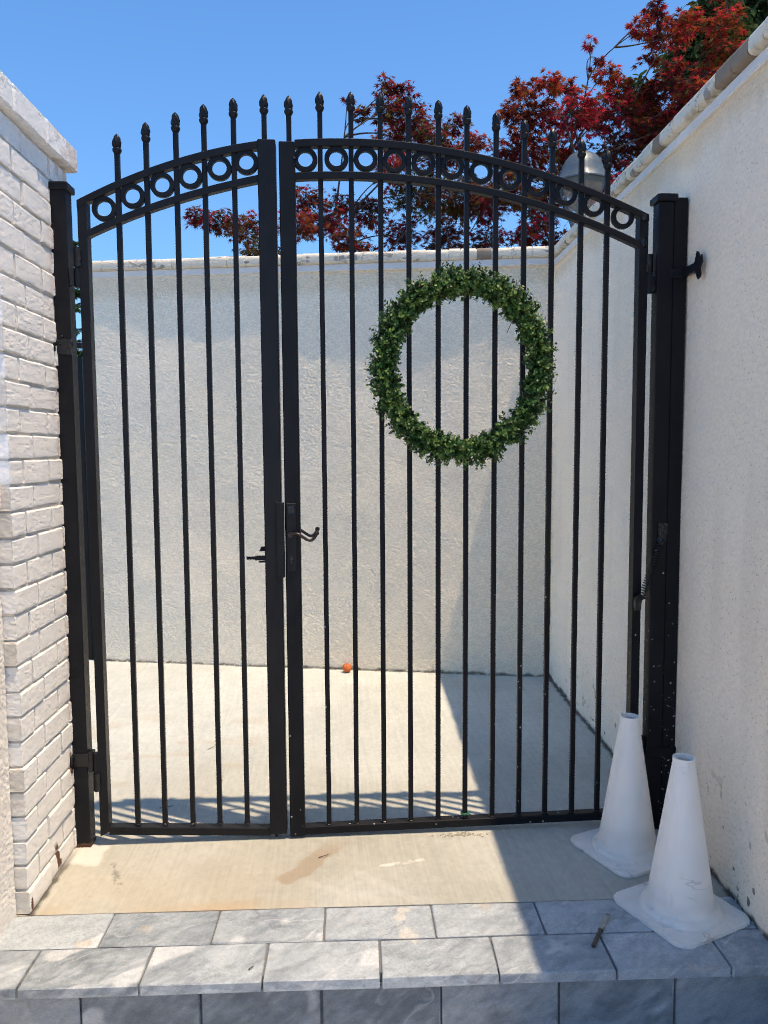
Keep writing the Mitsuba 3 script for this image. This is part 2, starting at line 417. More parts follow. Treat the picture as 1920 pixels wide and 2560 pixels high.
P('vine', proc(lambda p, n, uv: mix((.03, .014, .009), (.10, .05, .03), fbm(p.x * 120, p.y * 120, p.z * 120))), .85)
VC = {'type': 'mesh_attribute', 'name': 'vertex_color'}
scene['maple_leaf'] = {'type': 'principledthin', 'base_color': VC, 'roughness': .45, 'spec_trans': 0.0, 'diff_trans': 1.0, 'eta': 1.4}
scene['green_leaf'] = {'type': 'principledthin', 'base_color': VC, 'roughness': .25, 'spec_trans': 0.0, 'diff_trans': .7, 'eta': 1.5}
scene['box_leaf'] = {'type': 'twosided', 'bsdf': {'type': 'principled', 'base_color': VC, 'roughness': .42, 'specular': .28}}
P('lawn_soil', proc(lambda p, n, uv: mix((.035, .06, .015), (.09, .075, .035), fbm(p.x * 3, p.y * 3, 1))), .95)
P('paving', proc(lambda p, n, uv: mix((.42, .41, .385), (.50, .485, .46), fbm(p.x * 4, p.y * 4, 1))), .9)

# ------------------------------------------------------------------ ground
k = 'ground'
scene[k] = ply(box(-400, 400, -400, 400, -1.2, -.20), 'paving'); labels[k] = {'label': 'pale paving below the stone step', 'kind': 'structure'}
k = 'lawn'
scene[k] = ply(box(-400, 400, 2.3, 400, -.5, -.03), 'lawn_soil'); labels[k] = {'label': 'green garden lawn behind the walls', 'kind': 'structure'}
k = 'concrete_slab'
sl = trimesh.creation.extrude_polygon(__import__('shapely').geometry.Polygon([(-1.3, 2.131), (1.2, 2.131), (1.25, 4.6), (-1.3, 4.95), (-2.6, 5.2), (-2.6, 2.9), (-1.3, 2.9)]), .16, engine='earcut')
sl.apply_translation([0, 0, -.16])
scene[k] = ply(sl, 'broom_concrete'); labels[k] = {'label': 'cream broom finished concrete slab under the gate', 'kind': 'structure'}

# ------------------------------------------------------------------ stone step
k = 'stone_step'
labels[k] = {'label': 'step of blue grey stone tiles in front of the slab', 'kind': 'structure'}
part(k, 'mortar_bed', cat([box(-1.6, 1.4, 1.852, 2.128, -.20, -.006)]), 'grout')


def stone_tile(x0, x1, y0, y1, z0, z1, seed, worn=.0025):
    r = np.random.default_rng(seed)
    m = box(x0, x1, y0, y1, z0, z1, worn)
    v = np.array(m.vertices); v += r.uniform(-.0013, .0013, v.shape)
    v[:, 2] += np.where(v[:, 2] > (z0 + z1) / 2, r.uniform(-.0009, .0009), 0)
    m.vertices = v; return m


g = .0055
fx = [-1.46, -1.16, -.858, -.556, -.2495, .051, .354, .6555, .955, 1.15]
for i in range(len(fx) - 1):
    part(k, 'tread_tile', stone_tile(fx[i] + g / 2, fx[i + 1] - g / 2, 1.822, 1.973, -.028, .0005, i), 'blue_stone')
bx = [-1.31, -1.012, -.709, -.4065, -.1, .207, .5125, .816, 1.15]
for i in range(len(bx) - 1):
    part(k, 'tread_tile', stone_tile(bx[i] + g / 2, bx[i + 1] - g / 2, 1.979, 2.1285, -.028, .0005, 40 + i), 'blue_stone')
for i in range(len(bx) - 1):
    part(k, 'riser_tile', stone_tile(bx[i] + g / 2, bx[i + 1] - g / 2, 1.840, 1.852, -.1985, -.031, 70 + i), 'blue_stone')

# ------------------------------------------------------------------ walls
RW = np.array([.0083, 1.0, 0.0]); RW /= np.linalg.norm(RW)      # along the right wall, into the picture
RN = np.array([1.0, -.0083, 0.0])                               # into the wall
RO = np.array([1.094, .6, -.19])


def undul(seed, a1, f1, a2, f2):
    def fn(U, Wg):
        p = np.stack([U * f1, Wg * f1, np.zeros_like(U) + seed], -1)
        q = np.stack([U * f2, Wg * f2, np.zeros_like(U) + seed + 5], -1)
        return a1 * (meshkit.fbm(p, 2, seed) - .5) + a2 * (meshkit.fbm(q, 2, seed + 3) - .5)
    return fn


k = thing('boundary_wall', 'cream stucco wall running along the right side in shade, with bullnose brick coping', 'wall')
Lr = 3.75
und = undul(3, .012, 1.6, .003, 6)
part(k, 'body', frame(relief(Lr, 2.545, .19, und, 60, 40), RO, RW, RN), 'stucco_smooth', smooth=40)
part(k, 'trim_band', frame(box(0, Lr - .0, -.013, .10, 2.545, 2.58, .004), RO, RW, RN), 'trim_paint')


def bullnose(l0, l1, h=.062, over=.036, depth=.23, r=.026):
    prof = [(depth, 0), (depth, h)]
    for a in np.linspace(PI / 2, PI, 6): prof.append((-over + r + r * math.cos(a), h - r + r * math.sin(a)))
    for a in np.linspace(PI, 1.5 * PI, 4): prof.append((-over + .014 + .014 * math.cos(a), .014 + .014 * math.sin(a)))
    m = extrude(prof, l1 - l0)                     # x = v, y = w, z = along
    v = np.array(m.vertices); m.vertices = np.stack([v[:, 2] + l0, v[:, 0], v[:, 1]], 1)
    f = np.array(m.faces)
    return trimesh.Trimesh(m.vertices, f if True else f[:, ::-1], process=False)


def coping(key, o, ux, vx, joints, bare, z0, seed):
    r = np.random.default_rng(seed)
    core = bullnose(joints[0], joints[-1], .056, .031, .22, .024)
    core.apply_translation([0, 0, z0 + .002])
    part(key, 'coping_mortar', frame(core, o, ux, vx), 'coping_mortar', smooth=35)
    for i in range(len(joints) - 1):
        gap = .0035 * r.uniform(.4, 1.4)
        m = bullnose(joints[i] + gap, joints[i + 1] - gap, .062 + r.uniform(-.002, .002), .036 + r.uniform(-.003, .003), .23, .026)
        m.apply_translation([0, 0, z0])
        b = i in bare
        part(key, 'coping_brick', frame(m, o, ux, vx), 'coping_bare' if b else 'coping_paint', smooth=35, label='bare brown coping brick with its paint gone' if b else None)


ys = list(np.arange(.0, 1.33, .103)) + [1.345, 1.43, 1.511, 1.608, 1.706, 1.818, 1.92, 2.02, 2.127, 2.201, 2.30, 2.395, 2.47, 2.536] + list(np.arange(2.64, 3.72, .105))
bare = {i for i, y in enumerate(ys) if y in (1.511, 1.608, 2.127)}
coping(k, RO, RW, RN, ys, bare, 2.58, 1)

# back wall: from the corner to its free left end
BA = np.array([1.122, 4.342, 0.0]); BD = np.array([-.9833, .1818, 0.0]); BN = np.array([.1818, .9833, 0.0])
k = thing('boundary_wall', 'cream stucco back wall in raking sun beyond the gate, with bullnose brick coping', 'wall')
LB = 2.86


def tilt(m, s=.011):
    v = np.array(m.vertices); v[:, 2] += np.where(v[:, 2] > 1.0, s * v[:, 0], 0); m.vertices = v; return m


und2 = undul(9, .036, 1.15, .010, 3.6)


def grain(und, amp, seed):
    """stipple: random heights at the grid's own spacing, slightly softened"""
    def fn(U, Wg):
        q = np.random.default_rng(seed).uniform(0, 1, U.shape)
        q = .6 * q + .1 * (np.roll(q, 1, 0) + np.roll(q, -1, 0) + np.roll(q, 1, 1) + np.roll(q, -1, 1))
        return und(U, Wg) - amp * q
    return fn


wl = relief(LB, 2.37, .2, grain(und2, .0023, 4), 520, 430)
part(k, 'body', frame(tilt(wl), BA, BD, BN), 'stucco_lit', smooth=60)
part(k, 'trim_band', frame(tilt(box(0, LB, -.014, .1, 2.37, 2.41, .004)), BA, BD, BN), 'trim_paint')
js = [-.02, .118, .234, .341, .43, .52, .588, .714, .80, .90, 1.012, 1.132, 1.228, 1.325, 1.448, 1.56, 1.67, 1.787, 1.905, 2.023, 2.134, 2.25, 2.36, 2.475, 2.59, 2.70, 2.82, 2.875]
# the coping is sheared with the wall top
_o, _d = BA.copy(), BD + np.array([0, 0, .011])
coping(k, _o + np.array([0, 0, 0]), _d, BN, js, {3}, 2.41, 2)

# left wall of white painted brick
k = thing('brick_wall', 'white painted brick wall at the left edge, beside the left gate post', 'wall')
BY0, BY1 = 2.137, 2.655
part(k, 'mortar_core', rough(box(-1.2, -.9615, BY0 + .008, BY1 - .004, -.19, 2.272), .0, 1), 'painted_mortar')


def brick(y0, y1, z0, z1, x1, seed, end=False):
    """a worn brick: its sunlit face towards +x is a small uneven grid"""
    r = np.random.default_rng(seed)
    L, H, e = y1 - y0, z1 - z0, .0045
    gu = np.concatenate([[0], np.linspace(e, L - e, max(3, int(L / .03))), [L]]); gw = np.concatenate([[0], np.linspace(e, H - e, 4), [H]])
    m = relief(L, H, .2 if end else .09, lambda U, Wg: .0018 * (meshkit.fbm(np.stack([U * 42 + seed, Wg * 42, U * 0 + seed], -1), 2, seed) - .5) + .0036 * (Wg > H - .001) + .0018 * (np.minimum(U, L - U) < .001) + .0008 * (Wg < .001), gu, gw)
    v = np.array(m.vertices)
    v[:, 0] += r.uniform(-.0011, .0011, len(v)); v[:, 2] += r.uniform(-.0011, .0011, len(v))
    w = np.stack([x1 - v[:, 1], y0 + v[:, 0], z0 + v[:, 2]], 1)
    return trimesh.Trimesh(w, np.array(m.faces)[:, ::-1] if False else np.array(m.faces), process=False)


zc, ci = -.146, 0
while zc < 2.25:
    z0, z1 = zc + .0045, min(zc + .073 - .0045, 2.262)
    cuts = [BY0, 2.229 if ci % 2 else 2.298, 2.415 if ci % 2 else 2.50, 2.62 if ci % 2 else BY1, BY1] if ci % 2 else [BY0, 2.298, 2.50, BY1]
    j = rng.uniform(-.008, .008, 6)
    for i in range(len(cuts) - 1):
        a = cuts[i] + (j[i] if i else rng.uniform(-.004, .004)) + (.005 if i else 0); b = cuts[i + 1] + (j[i + 1] if i < len(cuts) - 2 else 0) - (.005 if i < len(cuts) - 2 else 0)
        if b - a < .02: continue
        part(k, 'brick', brick(a, b, z0 + rng.uniform(-.0015, .0015), z1 + rng.uniform(-.0015, .0015), -.955 + rng.uniform(-.003, .003), ci * 7 + i, end=(i == 0)), 'painted_brick', smooth=22)
    zc += .073; ci += 1
for i, (a, b) in enumerate([(2.06, 2.205), (2.209, 2.43), (2.434, 2.682)]):
    part(k, 'coping_stone', rough(box(-1.24, -.930 + .001 * i, a, b, 2.268, 2.346, .005), .0012, 20, i), 'painted_brick', smooth=25)

k = thing('low_wall', 'low rough cream stucco wall at the left edge, in front of the white brick wall', 'wall')
part(k, 'body', frame(relief(1.2, 1.365, .25, grain(undul(5, .005, 5, .003, 16), .0030, 6), 260, 300), np.array([-.994, .931, -.19]), np.array([0, 1., 0]), np.array([-1., 0, 0])), 'rough_stucco', smooth=40)
part(k, 'coping', rough(box(-1.27, -.978, .92, 2.133, 1.176, 1.246, .006), .0015, 14), 'rough_stucco', smooth=25)

# ------------------------------------------------------------------ gate
GB = .03
GO = np.array([0, 2.515 + .877 * GB, 0]); GU = np.array([1, GB, 0]) / math.hypot(1, GB); GV = np.array([-GB, 1, 0]) / math.hypot(1, GB)


def G(m): return frame(m, GO, GU, GV)


tx = np.array([-.856, -.754, -.651, -.564, -.476, -.38, -.30]); tz = np.array([2.141, 2.190, 2.231, 2.262, 2.287, 2.309, 2.323])
lz = np.array([-.836, -.743, -.655, -.56, -.464, -.376, -.302]); lzz = np.array([2.032, 2.074, 2.108, 2.140, 2.168, 2.191, 2.207])
TOPL = np.poly1d(np.polyfit(tx, tz, 3)); LOWL = np.poly1d(np.polyfit(lz, lzz, 3))
tx = np.array([-.196, -.093, -.003, .101, .191, .282, .373, .473, .573, .666, .76, .854, .968]); tz = np.array([2.328, 2.334, 2.336, 2.332, 2.327, 2.317, 2.303, 2.282, 2.258, 2.233, 2.202, 2.166, 2.119])
lx = np.array([-.198, -.102, -.005, .093, .191, .282, .374, .466, .558, .659, .753, .848, .959]); lz2 = np.array([2.215, 2.22, 2.222, 2.22, 2.213, 2.204, 2.191, 2.174, 2.151, 2.126, 2.095, 2.060, 2.012])
TOPR = np.poly1d(np.polyfit(tx, tz, 3)); LOWR = np.poly1d(np.polyfit(lx, lz2, 3))


def rail(fn, x0, x1, h, v0, v1, n=22):
    """bar of height h whose top edge is z = fn(u)"""
    us = np.linspace(x0, x1, n); c = .0022
    sec = np.array([[v0, -h + c], [v0, -c], [v0 + c, 0], [v1 - c, 0], [v1, -c], [v1, -h + c], [v1 - c, -h], [v0 + c, -h]])
    V = np.array([[u, s[0], fn(u) + s[1]] for u in us for s in sec]); m = len(sec); F = []
    for i in range(n - 1):
        for q in range(m):
            q2 = (q + 1) % m; F += [[i * m + q, i * m + q2, (i + 1) * m + q2], [i * m + q, (i + 1) * m + q2, (i + 1) * m + q]]
    F += [[0, q + 1, q] for q in range(1, m - 1)] + [[(n - 1) * m, (n - 1) * m + q, (n - 1) * m + q + 1] for q in range(1, m - 1)]
    return tm(V, F)


def bud():
    def fn(a, z, i): return 1 + (.16 * np.cos(5 * a + 130 * z) + .05 * np.cos(10 * a + 260 * z + 1)) * (1 if 1 < i < 10 else .3)
    prof = [(.0075, 0), (.0095, .001)] + [(.0125 * math.sin(PI * (.30 + .70 * t)) ** .62 + .0006, .003 + .041 * t) for t in np.linspace(0, .97, 9)] + [(.0012, .0448), (.00001, .0455)]
    return lathe(prof, 20, fn)


def collar():
    return lathe([(.0001, 0), (.0095, .0), (.0135, .007), (.0145, .009), (.0145, .0145), (.0125, .017), (.009, .0175), (.0001, .0176)], 14)


BUD, COLLAR = bud(), collar()


def weld(c, s, seed):
    m = trimesh.creation.icosphere(subdivisions=2, radius=1.0); m.apply_scale(s); m.apply_translation(c)
    return rough(m, min(s) * .45, 260, seed)


def ring(u, z, ro=.0388, ri=.0235, v0=.003, v1=.019):
    prof = [(ri, v0 + .0015), (ri + .0015, v0), (ro - .0015, v0), (ro, v0 + .0015), (ro, v1 - .0015), (ro - .0015, v1), (ri + .0015, v1), (ri, v1 - .0015), (ri, v0 + .0015)]
    m = lathe(prof, 40); v = np.array(m.vertices); m.vertices = np.stack([u + v[:, 0], v[:, 2], z + v[:, 1]], 1)
    return trimesh.Trimesh(m.vertices, np.array(m.faces)[:, ::-1], process=False)


PW = .0081                                                  # half width of a picket
LEFT = [(-.754, .068), (-.663, .066), (-.569, .063), (-.478, .060), (-.385, .057)]
RIGHT = [(-.104, .041), (-.008, .043), (.087, .044), (.1805, .045), (.2765, .046), (.371, .048), (.4675, .049), (.562, .050), (.6555, .051), (.7525, .052), (.844, .053)]


def pickets(key, spots, top, tip_u, paint='black_paint'):
    for i, (u, zb) in enumerate(spots):
        zt = top(u) + .088
        lean = tip_u[i] - u
        m = box(u - PW, u + PW, .004, .004 + 2 * PW, zb - .004, zt, .0016)
        v = np.array(m.vertices); v[:, 0] += lean * np.clip((v[:, 2] - zb) / 2.2, 0, 1); m.vertices = v
        p = part(key, 'picket', G(m), paint)
        f = COLLAR.copy(); f.apply_translation([u + lean, .004 + PW, zt]); h = BUD.copy()
        h.apply_transform(trimesh.transformations.rotation_matrix(i * 1.1, [0, 0, 1])); h.apply_translation([u + lean, .004 + PW, zt + .0172])
        part(p, 'finial', G(cat([f, h])), 'black_paint', smooth=50)
        part(p, 'weld', G(weld([u + lean, .004 + PW, top(u) + .001], [.011, .011, .0035], i)), 'weld_paint', smooth=True)
        part(p, 'weld', G(weld([u, .004 + PW, zb], [.012, .011, .003], i + 40)), 'weld_paint', smooth=True)


def finial_stub(key, u, z):
    p = part(key, 'picket', G(box(u - PW, u + PW, .012, .012 + 2 * PW, z - .003, z + .153 - .066, .0016)), 'black_paint')
    f = COLLAR.copy(); f.apply_translation([u, .012 + PW, z + .087]); h = BUD.copy(); h.apply_translation([u, .012 + PW, z + .104])
    part(p, 'finial', G(cat([f, h])), 'black_paint', smooth=50)


def hinge(key, u, zs, v=-.006, lower_first=True, up_stile=True, us=0, up=0):
    """two knuckles on one pin: zs = bottom, split, top; us, up = the edges of stile and post it is welded to"""
    z0, zm, z1 = zs
    out = []
    for a, b in ((z0, zm - .0008), (zm + .0008, z1)):
        c = lathe([(.0001, a), (.0098, a), (.0115, a + .002), (.0115, b - .002), (.0098, b), (.0001, b)], 18); c.apply_translation([u, v + .012, 0]); out.append(c)
    h = part(key, 'hinge', G(cat(out)), 'black_paint', smooth=40)
    a, b = ((zm, z1), (z0, zm)) if up_stile else ((z0, zm), (zm, z1))
    def plate(e, zz):
        m = box(min(u, e), max(u, e), v + .006, v + .020, zz[0] + .004, zz[1] - .002, .001)
        return cat([m, rough(trimesh.creation.box(extents=[.013, .016, (zz[1] - zz[0]) * .9]).subdivide().subdivide().subdivide().apply_translation([e + (-.005 if e > u else .005), v + .008, (zz[0] + zz[1]) / 2]), .0035, 170, int(zz[0] * 50))])
    part(h, 'weld', G(plate(us, a)), 'weld_paint', smooth=40)
    part(h, 'strap', G(plate(up, b)), 'weld_paint', smooth=40)


# left leaf
k = thing('gate_leaf', 'narrower left leaf of the black iron gate, with six rings and a slide bolt', 'gate')
BOTL = lambda u: .0665 - .047 * (u + .877)
part(k, 'stile', G(rail(lambda u: TOPL(u) - .002 if True else 0, -.877, -.848, 2.095, -.001, .037, 4)), 'black_paint')
cs = box(-.3065, -.2490, -.006, .044, .019, 2.327, .003)
part(k, 'stile', G(cs), 'black_paint', label='wide closing stile of the left leaf')
part(k, 'top_rail', G(rail(TOPL, -.8775, -.3060, .024, -.003, .027)), 'black_paint')
part(k, 'middle_rail', G(rail(lambda u: LOWL(u) + .011, -.849, -.3062, .023, -.002, .026)), 'black_paint')
part(k, 'bottom_rail', G(rail(BOTL, -.8485, -.3062, .028, -.0005, .034, 4)), 'black_paint')
pickets(k, LEFT, TOPL, [-.750, -.659, -.565, -.476, -.382])
finial_stub(k, -.285, 2.326)
for u, z in [(-.795, 2.106), (-.705, 2.147), (-.611, 2.183), (-.522, 2.211), (-.429, 2.238), (-.343, 2.258)]:
    part(k, 'ring', G(ring(u, z)), 'black_paint', smooth=40)
hinge(k, -.884, (1.858, 1.921, 1.985), up_stile=True, us=-.872, up=-.905)
hinge(k, -.884, (.191, .257, .324), up_stile=False, us=-.872, up=-.905)
st = box(-.2665, -.2395, -.0125, -.0075, .911, 1.163, .0015)
part(k, 'strike_plate', G(cat([st, box(-.270, -.258, -.0090, -.006, .906, 1.168, .001)])), 'black_paint')
part(k, 'slide_bolt', G(cat([tube([[-.373, .05, .970], [-.30, .05, .970]], .0055, 10)])), 'black_paint', smooth=40)
part(k, 'bolt_bracket', G(cat([box(-.328, -.30, .034, .058, .995, 1.0, .001), box(-.332, -.30, .034, .046, .956, .961, .001), box(-.326, -.30, .055, .059, .996, 1.008, .001), box(-.345, -.30, .043, .057, .9625, .9775, .002)])), 'black_paint')
part(k, 'drop_bolt', G(cat([tube([[-.287, .02, .001], [-.287, .02, .03]], .0055, 10)])), 'rusty_iron', smooth=40, label='rusty tip of the drop bolt')

# right leaf
k = thing('gate_leaf', 'wider right leaf of the black iron gate, with twelve rings and a lever lock', 'gate')
BOTR = lambda u: .038 + .0105 * (u + .245)
part(k, 'stile', G(box(-.2385, -.1875, -.005, .045, .0075, 2.322, .003)), 'speckled_paint', label='wide lock stile of the right leaf')
part(k, 'stile', G(rail(lambda u: TOPR(u) - .002, .954, .984, 2.095, -.001, .037, 4)), 'speckled_paint')
part(k, 'top_rail', G(rail(TOPR, -.1880, .9845, .024, -.003, .027, 40)), 'speckled_paint')
part(k, 'middle_rail', G(rail(lambda u: LOWR(u) + .011, -.1878, .9545, .023, -.002, .026, 40)), 'speckled_paint')
part(k, 'bottom_rail', G(rail(BOTR, -.1878, .9545, .028, -.0005, .034, 4)), 'speckled_paint')
pickets(k, RIGHT, TOPR, [-.106, -.006, .089, .181, .279, .373, .470, .565, .659, .757, .846], 'speckled_paint')
finial_stub(k, -.206, 2.324)
for u, z in [(-.154, 2.270), (-.054, 2.274), (.041, 2.275), (.1345, 2.271), (.2295, 2.266), (.3245, 2.256), (.420, 2.242), (.515, 2.223), (.609, 2.202), (.704, 2.176), (.799, 2.143), (.8985, 2.104)]:
    part(k, 'ring', G(ring(u, z)), 'speckled_paint', smooth=40)
for w_ in (weld([.969, .004, 2.02], [.013, .013, .02], 3), weld([.969, 0, 2.10], [.01, .01, .012], 5), weld([-.19, .0, 2.27], [.006, .008, .006], 7)): part(k, 'weld', G(w_), 'weld_paint', smooth=True)
hinge(k, .993, (1.853, 1.920, 1.982), up_stile=True, us=.979, up=1.008)
hinge(k, .993, (.19, .257, .324), up_stile=False, us=.979, up=1.008)
lp = part(k, 'lock_plate', G(box(-.2345, -.1990, -.0100, -.0045, .930, 1.160, .003)), 'black_paint')
part(k, 'lock_case', G(box(-.232, -.196, .0455, .060, .93, 1.16, .002)), 'black_paint')
for s, dz in ((-1, 0), (1, .012)):
    v0 = -.0095 if s < 0 else .060
    a = np.linspace(0, 1, 16)
    path = np.stack([-.219 + .086 * a, v0 + s * (.030 + .005 * np.sin(PI * a)), 1.056 + .018 * np.sin(a * PI * 1.15) * np.exp(-2.2 * a) - .026 * np.sin(PI * a ** 1.6) * a - .004 * a + .008 * a ** 6], 1)
    lv = tube(path, np.interp(a, [0, .15, .7, 1], [.0058, .0052, .0050, .0056]), 10)
    boss = tube([[-.219, v0, 1.054], [-.219, v0 + s * .034, 1.056]], [.0105, .0080], 16)
    knob = trimesh.creation.icosphere(subdivisions=2, radius=.0082); knob.apply_translation(path[-1] + [0, 0, .003])
    part(k, 'lever_handle', G(cat([lv, boss, knob])), 'bronze', smooth=50, label='bronze lever handle on the street side' if s < 0 else 'bronze lever handle on the far side')
kh = cat([tube([[-.218, -.0095, .976], [-.218, -.0135, .976]], .0068, 18), box(-.2222, -.2138, -.0130, -.0095, .957, .974, .0015)])
part(k, 'keyhole', G(kh), 'spring_steel', smooth=30)
part(k, 'lock_patch', G(rough(trimesh.creation.box(extents=[.022, .004, .026]).subdivide().subdivide().subdivide().apply_translation([-.2175, -.0105, 1.138]), .002, 150, 2)), 'weld_paint', smooth=40)

# ------------------------------------------------------------------ gate posts
def cap(x0, x1, v0, v1, z):
    o = .009
    a = box(x0 - o, x1 + o, v0 - o, v1 + o, z - .026, z - .003, .003)
    b = trimesh.convex.convex_hull(np.array([[x, v, zz] for (e, zz) in ((o - .002, z - .004), (-.012, z + .004)) for x in (x0 - e, x1 + e) for v in (v0 - e, v1 + e)]))
    return cat([a, b])


k = thing('gate_post', 'black square gate post against the white brick wall', 'gate post')
part(k, 'shaft', rough(box(-.9605, -.909, 2.509, 2.561, -.003, 2.166, .003), 0, 1), 'black_paint')
part(k, 'cap', cap(-.9605, -.909, 2.509, 2.561, 2.186), 'black_paint')
sb = box(-.972, -.906, 2.503, 2.5095, 1.648, 1.692, .002)
cl = part(k, 'clamp', cat([sb, box(-.975, -.955, 2.4955, 2.508, 1.655, 1.682, .002), rough(trimesh.creation.box(extents=[.03, .014, .05]).subdivide().subdivide().subdivide().apply_translation([-.920, 2.502, 1.668]), .006, 90, 4)]), 'weld_paint', smooth=30)
for (x, z) in ((-.937, 1.703), (-.944, 1.678)):
    b = trimesh.creation.icosphere(subdivisions=2, radius=.0048); b.apply_translation([x, 2.5035 if z < 1.69 else 2.5085, z]); part(cl, 'bolt', b, 'weld_paint', smooth=True)
part(k, 'clamp', cat([box(-.970, -.904, 2.503, 2.5095, .282, .327, .002), box(-.9085, -.892, 2.508, 2.54, .270, .330, .002), rough(trimesh.creation.box(extents=[.02, .02, .04]).subdivide().subdivide().subdivide().apply_translation([-.962, 2.50, .30]), .006, 90, 6)]), 'weld_paint', smooth=30)
part(k, 'rust_edge', rough(cat([box(-.962, -.9075, 2.5075, 2.5625, -.002, .014, .003)]).subdivide().subdivide(), .0022, 120, 3), 'rusty_iron', label='rusty foot of the post')

k = thing('gate_post', 'black double gate post against the shaded stucco wall, specked with white paint', 'gate post')
part(k, 'shaft', box(1.008, 1.060, 2.545, 2.597, -.003, 2.146, .003), 'speckled_paint')
part(k, 'filler_post', box(1.0615, 1.1075, 2.549, 2.594, -.003, 2.160, .002), 'speckled_paint')
part(k, 'cap', cap(1.008, 1.060, 2.545, 2.597, 2.172), 'black_paint')
part(k, 'strap', cat([box(1.050, 1.1035, 2.541, 2.5475, 1.898, 1.928, .002), box(1.088, 1.1025, 2.47, 2.5465, 1.898, 1.926, .002)]), 'black_paint')
fl = extrude([(0, -.012), (.03, -.012), (.052, -.042), (.070, -.036), (.066, -.006), (.080, .006), (.074, .030), (.060, .022), (.050, .044), (.040, .048), (.026, .016), (0, .014)], .005)
v = np.array(fl.vertices); fl.vertices = np.stack([1.094 + .0 - v[:, 2], 2.478 - v[:, 0], 1.910 + v[:, 1]], 1)
part(k, 'wall_bracket', rough(fl.subdivide(), .0012, 60), 'black_paint', label='fishtail bracket end fixed to the stucco wall')
part(k, 'base_plate', box(.998, 1.1075, 2.535, 2.604, -.002, .010, .002), 'speckled_paint')
part(k, 'splice_collar', box(1.0045, 1.1085, 2.5415, 2.5475, .255, .292, .0015), 'speckled_paint')

# closer spring between right leaf and post
k = thing('gate_spring', 'black coil closer spring slanting from the right stile to the post', 'spring')
a0, a1 = np.array([1.036, -.030, 1.016]), np.array([.979, -.022, .826])
t = np.linspace(0, 1, 460); ax = (a1 - a0) / np.linalg.norm(a1 - a0); e1 = np.cross(ax, [0, 1, 0]); e1 /= np.linalg.norm(e1); e2 = np.cross(ax, e1)
hel = a0 + t[:, None] * (a1 - a0) + .0105 * (np.cos(t * 23 * 2 * PI)[:, None] * e1 + np.sin(t * 23 * 2 * PI)[:, None] * e2)
part(k, 'coil', G(tube(hel, .0021, 6)), 'spring_steel', smooth=True)
part(k, 'bracket', G(cat([rough(trimesh.creation.box(extents=[.032, .016, .062]).subdivide().subdivide().subdivide().apply_translation([1.042, -.026, 1.050]), .005, 80, 2), weld([1.037, -.03, 1.016], [.014, .012, .012], 4)])), 'weld_paint', smooth=40, label='bracket welded to the post')
part(k, 'bracket', G(cat([rough(trimesh.creation.box(extents=[.022, .016, .044]).subdivide().subdivide().subdivide().apply_translation([.969, -.010, .800]), .004, 80, 5), weld([.975, -.02, .822], [.013, .011, .011], 6), tube([[.958, -.03, .826], [.996, -.026, .818]], .0024, 8)])), 'weld_paint', smooth=40, label='bracket welded to the gate stile')

# ------------------------------------------------------------------ wreath
def small_leaf(n_fold=.22):
    """pointed oval leaf along +x, unit length, folded on its midrib"""
    V = [[0, 0, 0], [.28, .22, .22 * n_fold], [.28, 0, 0], [.28, -.22, .22 * n_fold], [.66, .23, .23 * n_fold - .05], [.66, 0, -.05], [.66, -.23, .23 * n_fold - .05], [.94, .10, -.10], [1, 0, -.14], [.94, -.10, -.10]]
    F = [[0, 2, 1], [0, 3, 2], [1, 2, 5], [1, 5, 4], [2, 3, 6], [2, 6, 5], [4, 5, 8], [4, 8, 7], [5, 6, 8], [6, 9, 8]]
    return np.array(V), np.array(F)


def palmate():
    """five lobed maple leaf, unit reach, stalk at the origin, tip along +x"""
    ang = np.radians([-128, -92, -68, -44, -22, 0, 22, 44, 68, 92, 128]); rad = [.42, .30, .74, .36, .40, 1.0, .40, .36, .74, .30, .42]
    ang = np.radians([-135, -105, -82, -64, -43, -23, 0, 23, 43, 64, 82, 105, 135]); rad = [.36, .22, .62, .27, .86, .30, 1.0, .30, .86, .27, .62, .22, .36]
    V = [[0, 0, 0]]
    for a, r in zip(ang, rad): V.append([r * math.cos(a) * .9 + .08, r * math.sin(a) * .9, -.16 * r * r])
    F = [[0, i, i + 1] for i in range(1, len(ang))]
    return np.array(V), np.array(F)


def scatter(tpl, pos, xdir, nrm, size, col, width=None):
    """copies of a leaf template; returns vertices (n, k, 3), faces, colours"""
    TV, TF = tpl
    xdir = xdir / (np.linalg.norm(xdir, axis=1, keepdims=True) + 1e-9)
    y = np.cross(nrm, xdir); y /= np.linalg.norm(y, axis=1, keepdims=True) + 1e-9
    z = np.cross(xdir, y)
    w = np.ones(len(pos)) if width is None else width
    V = pos[:, None] + size[:, None, None] * (TV[None, :, 0:1] * xdir[:, None] + (TV[None, :, 1] * w[:, None])[..., None] * y[:, None] + TV[None, :, 2:3] * z[:, None])
    return V, TF, np.repeat(col[:, None], len(TV), 1)


def leaf_parts(key, name, V, TF, C, bsdf, order, n_single, mass):
    """the n_single leaves that come first in order are parts of their own, the rest one mesh of stuff"""
    n, kk = V.shape[:2]
    for i in order[:n_single]:
        part(key, name, tm(V[i], TF), bsdf, color=C[i])
    rest = order[n_single:]
    f = (TF[None] + (np.arange(len(rest)) * kk)[:, None, None]).reshape(-1, 3)
    part(key, mass, tm(V[rest].reshape(-1, 3), f), bsdf, color=C[rest].reshape(-1, 3), kind='stuff')


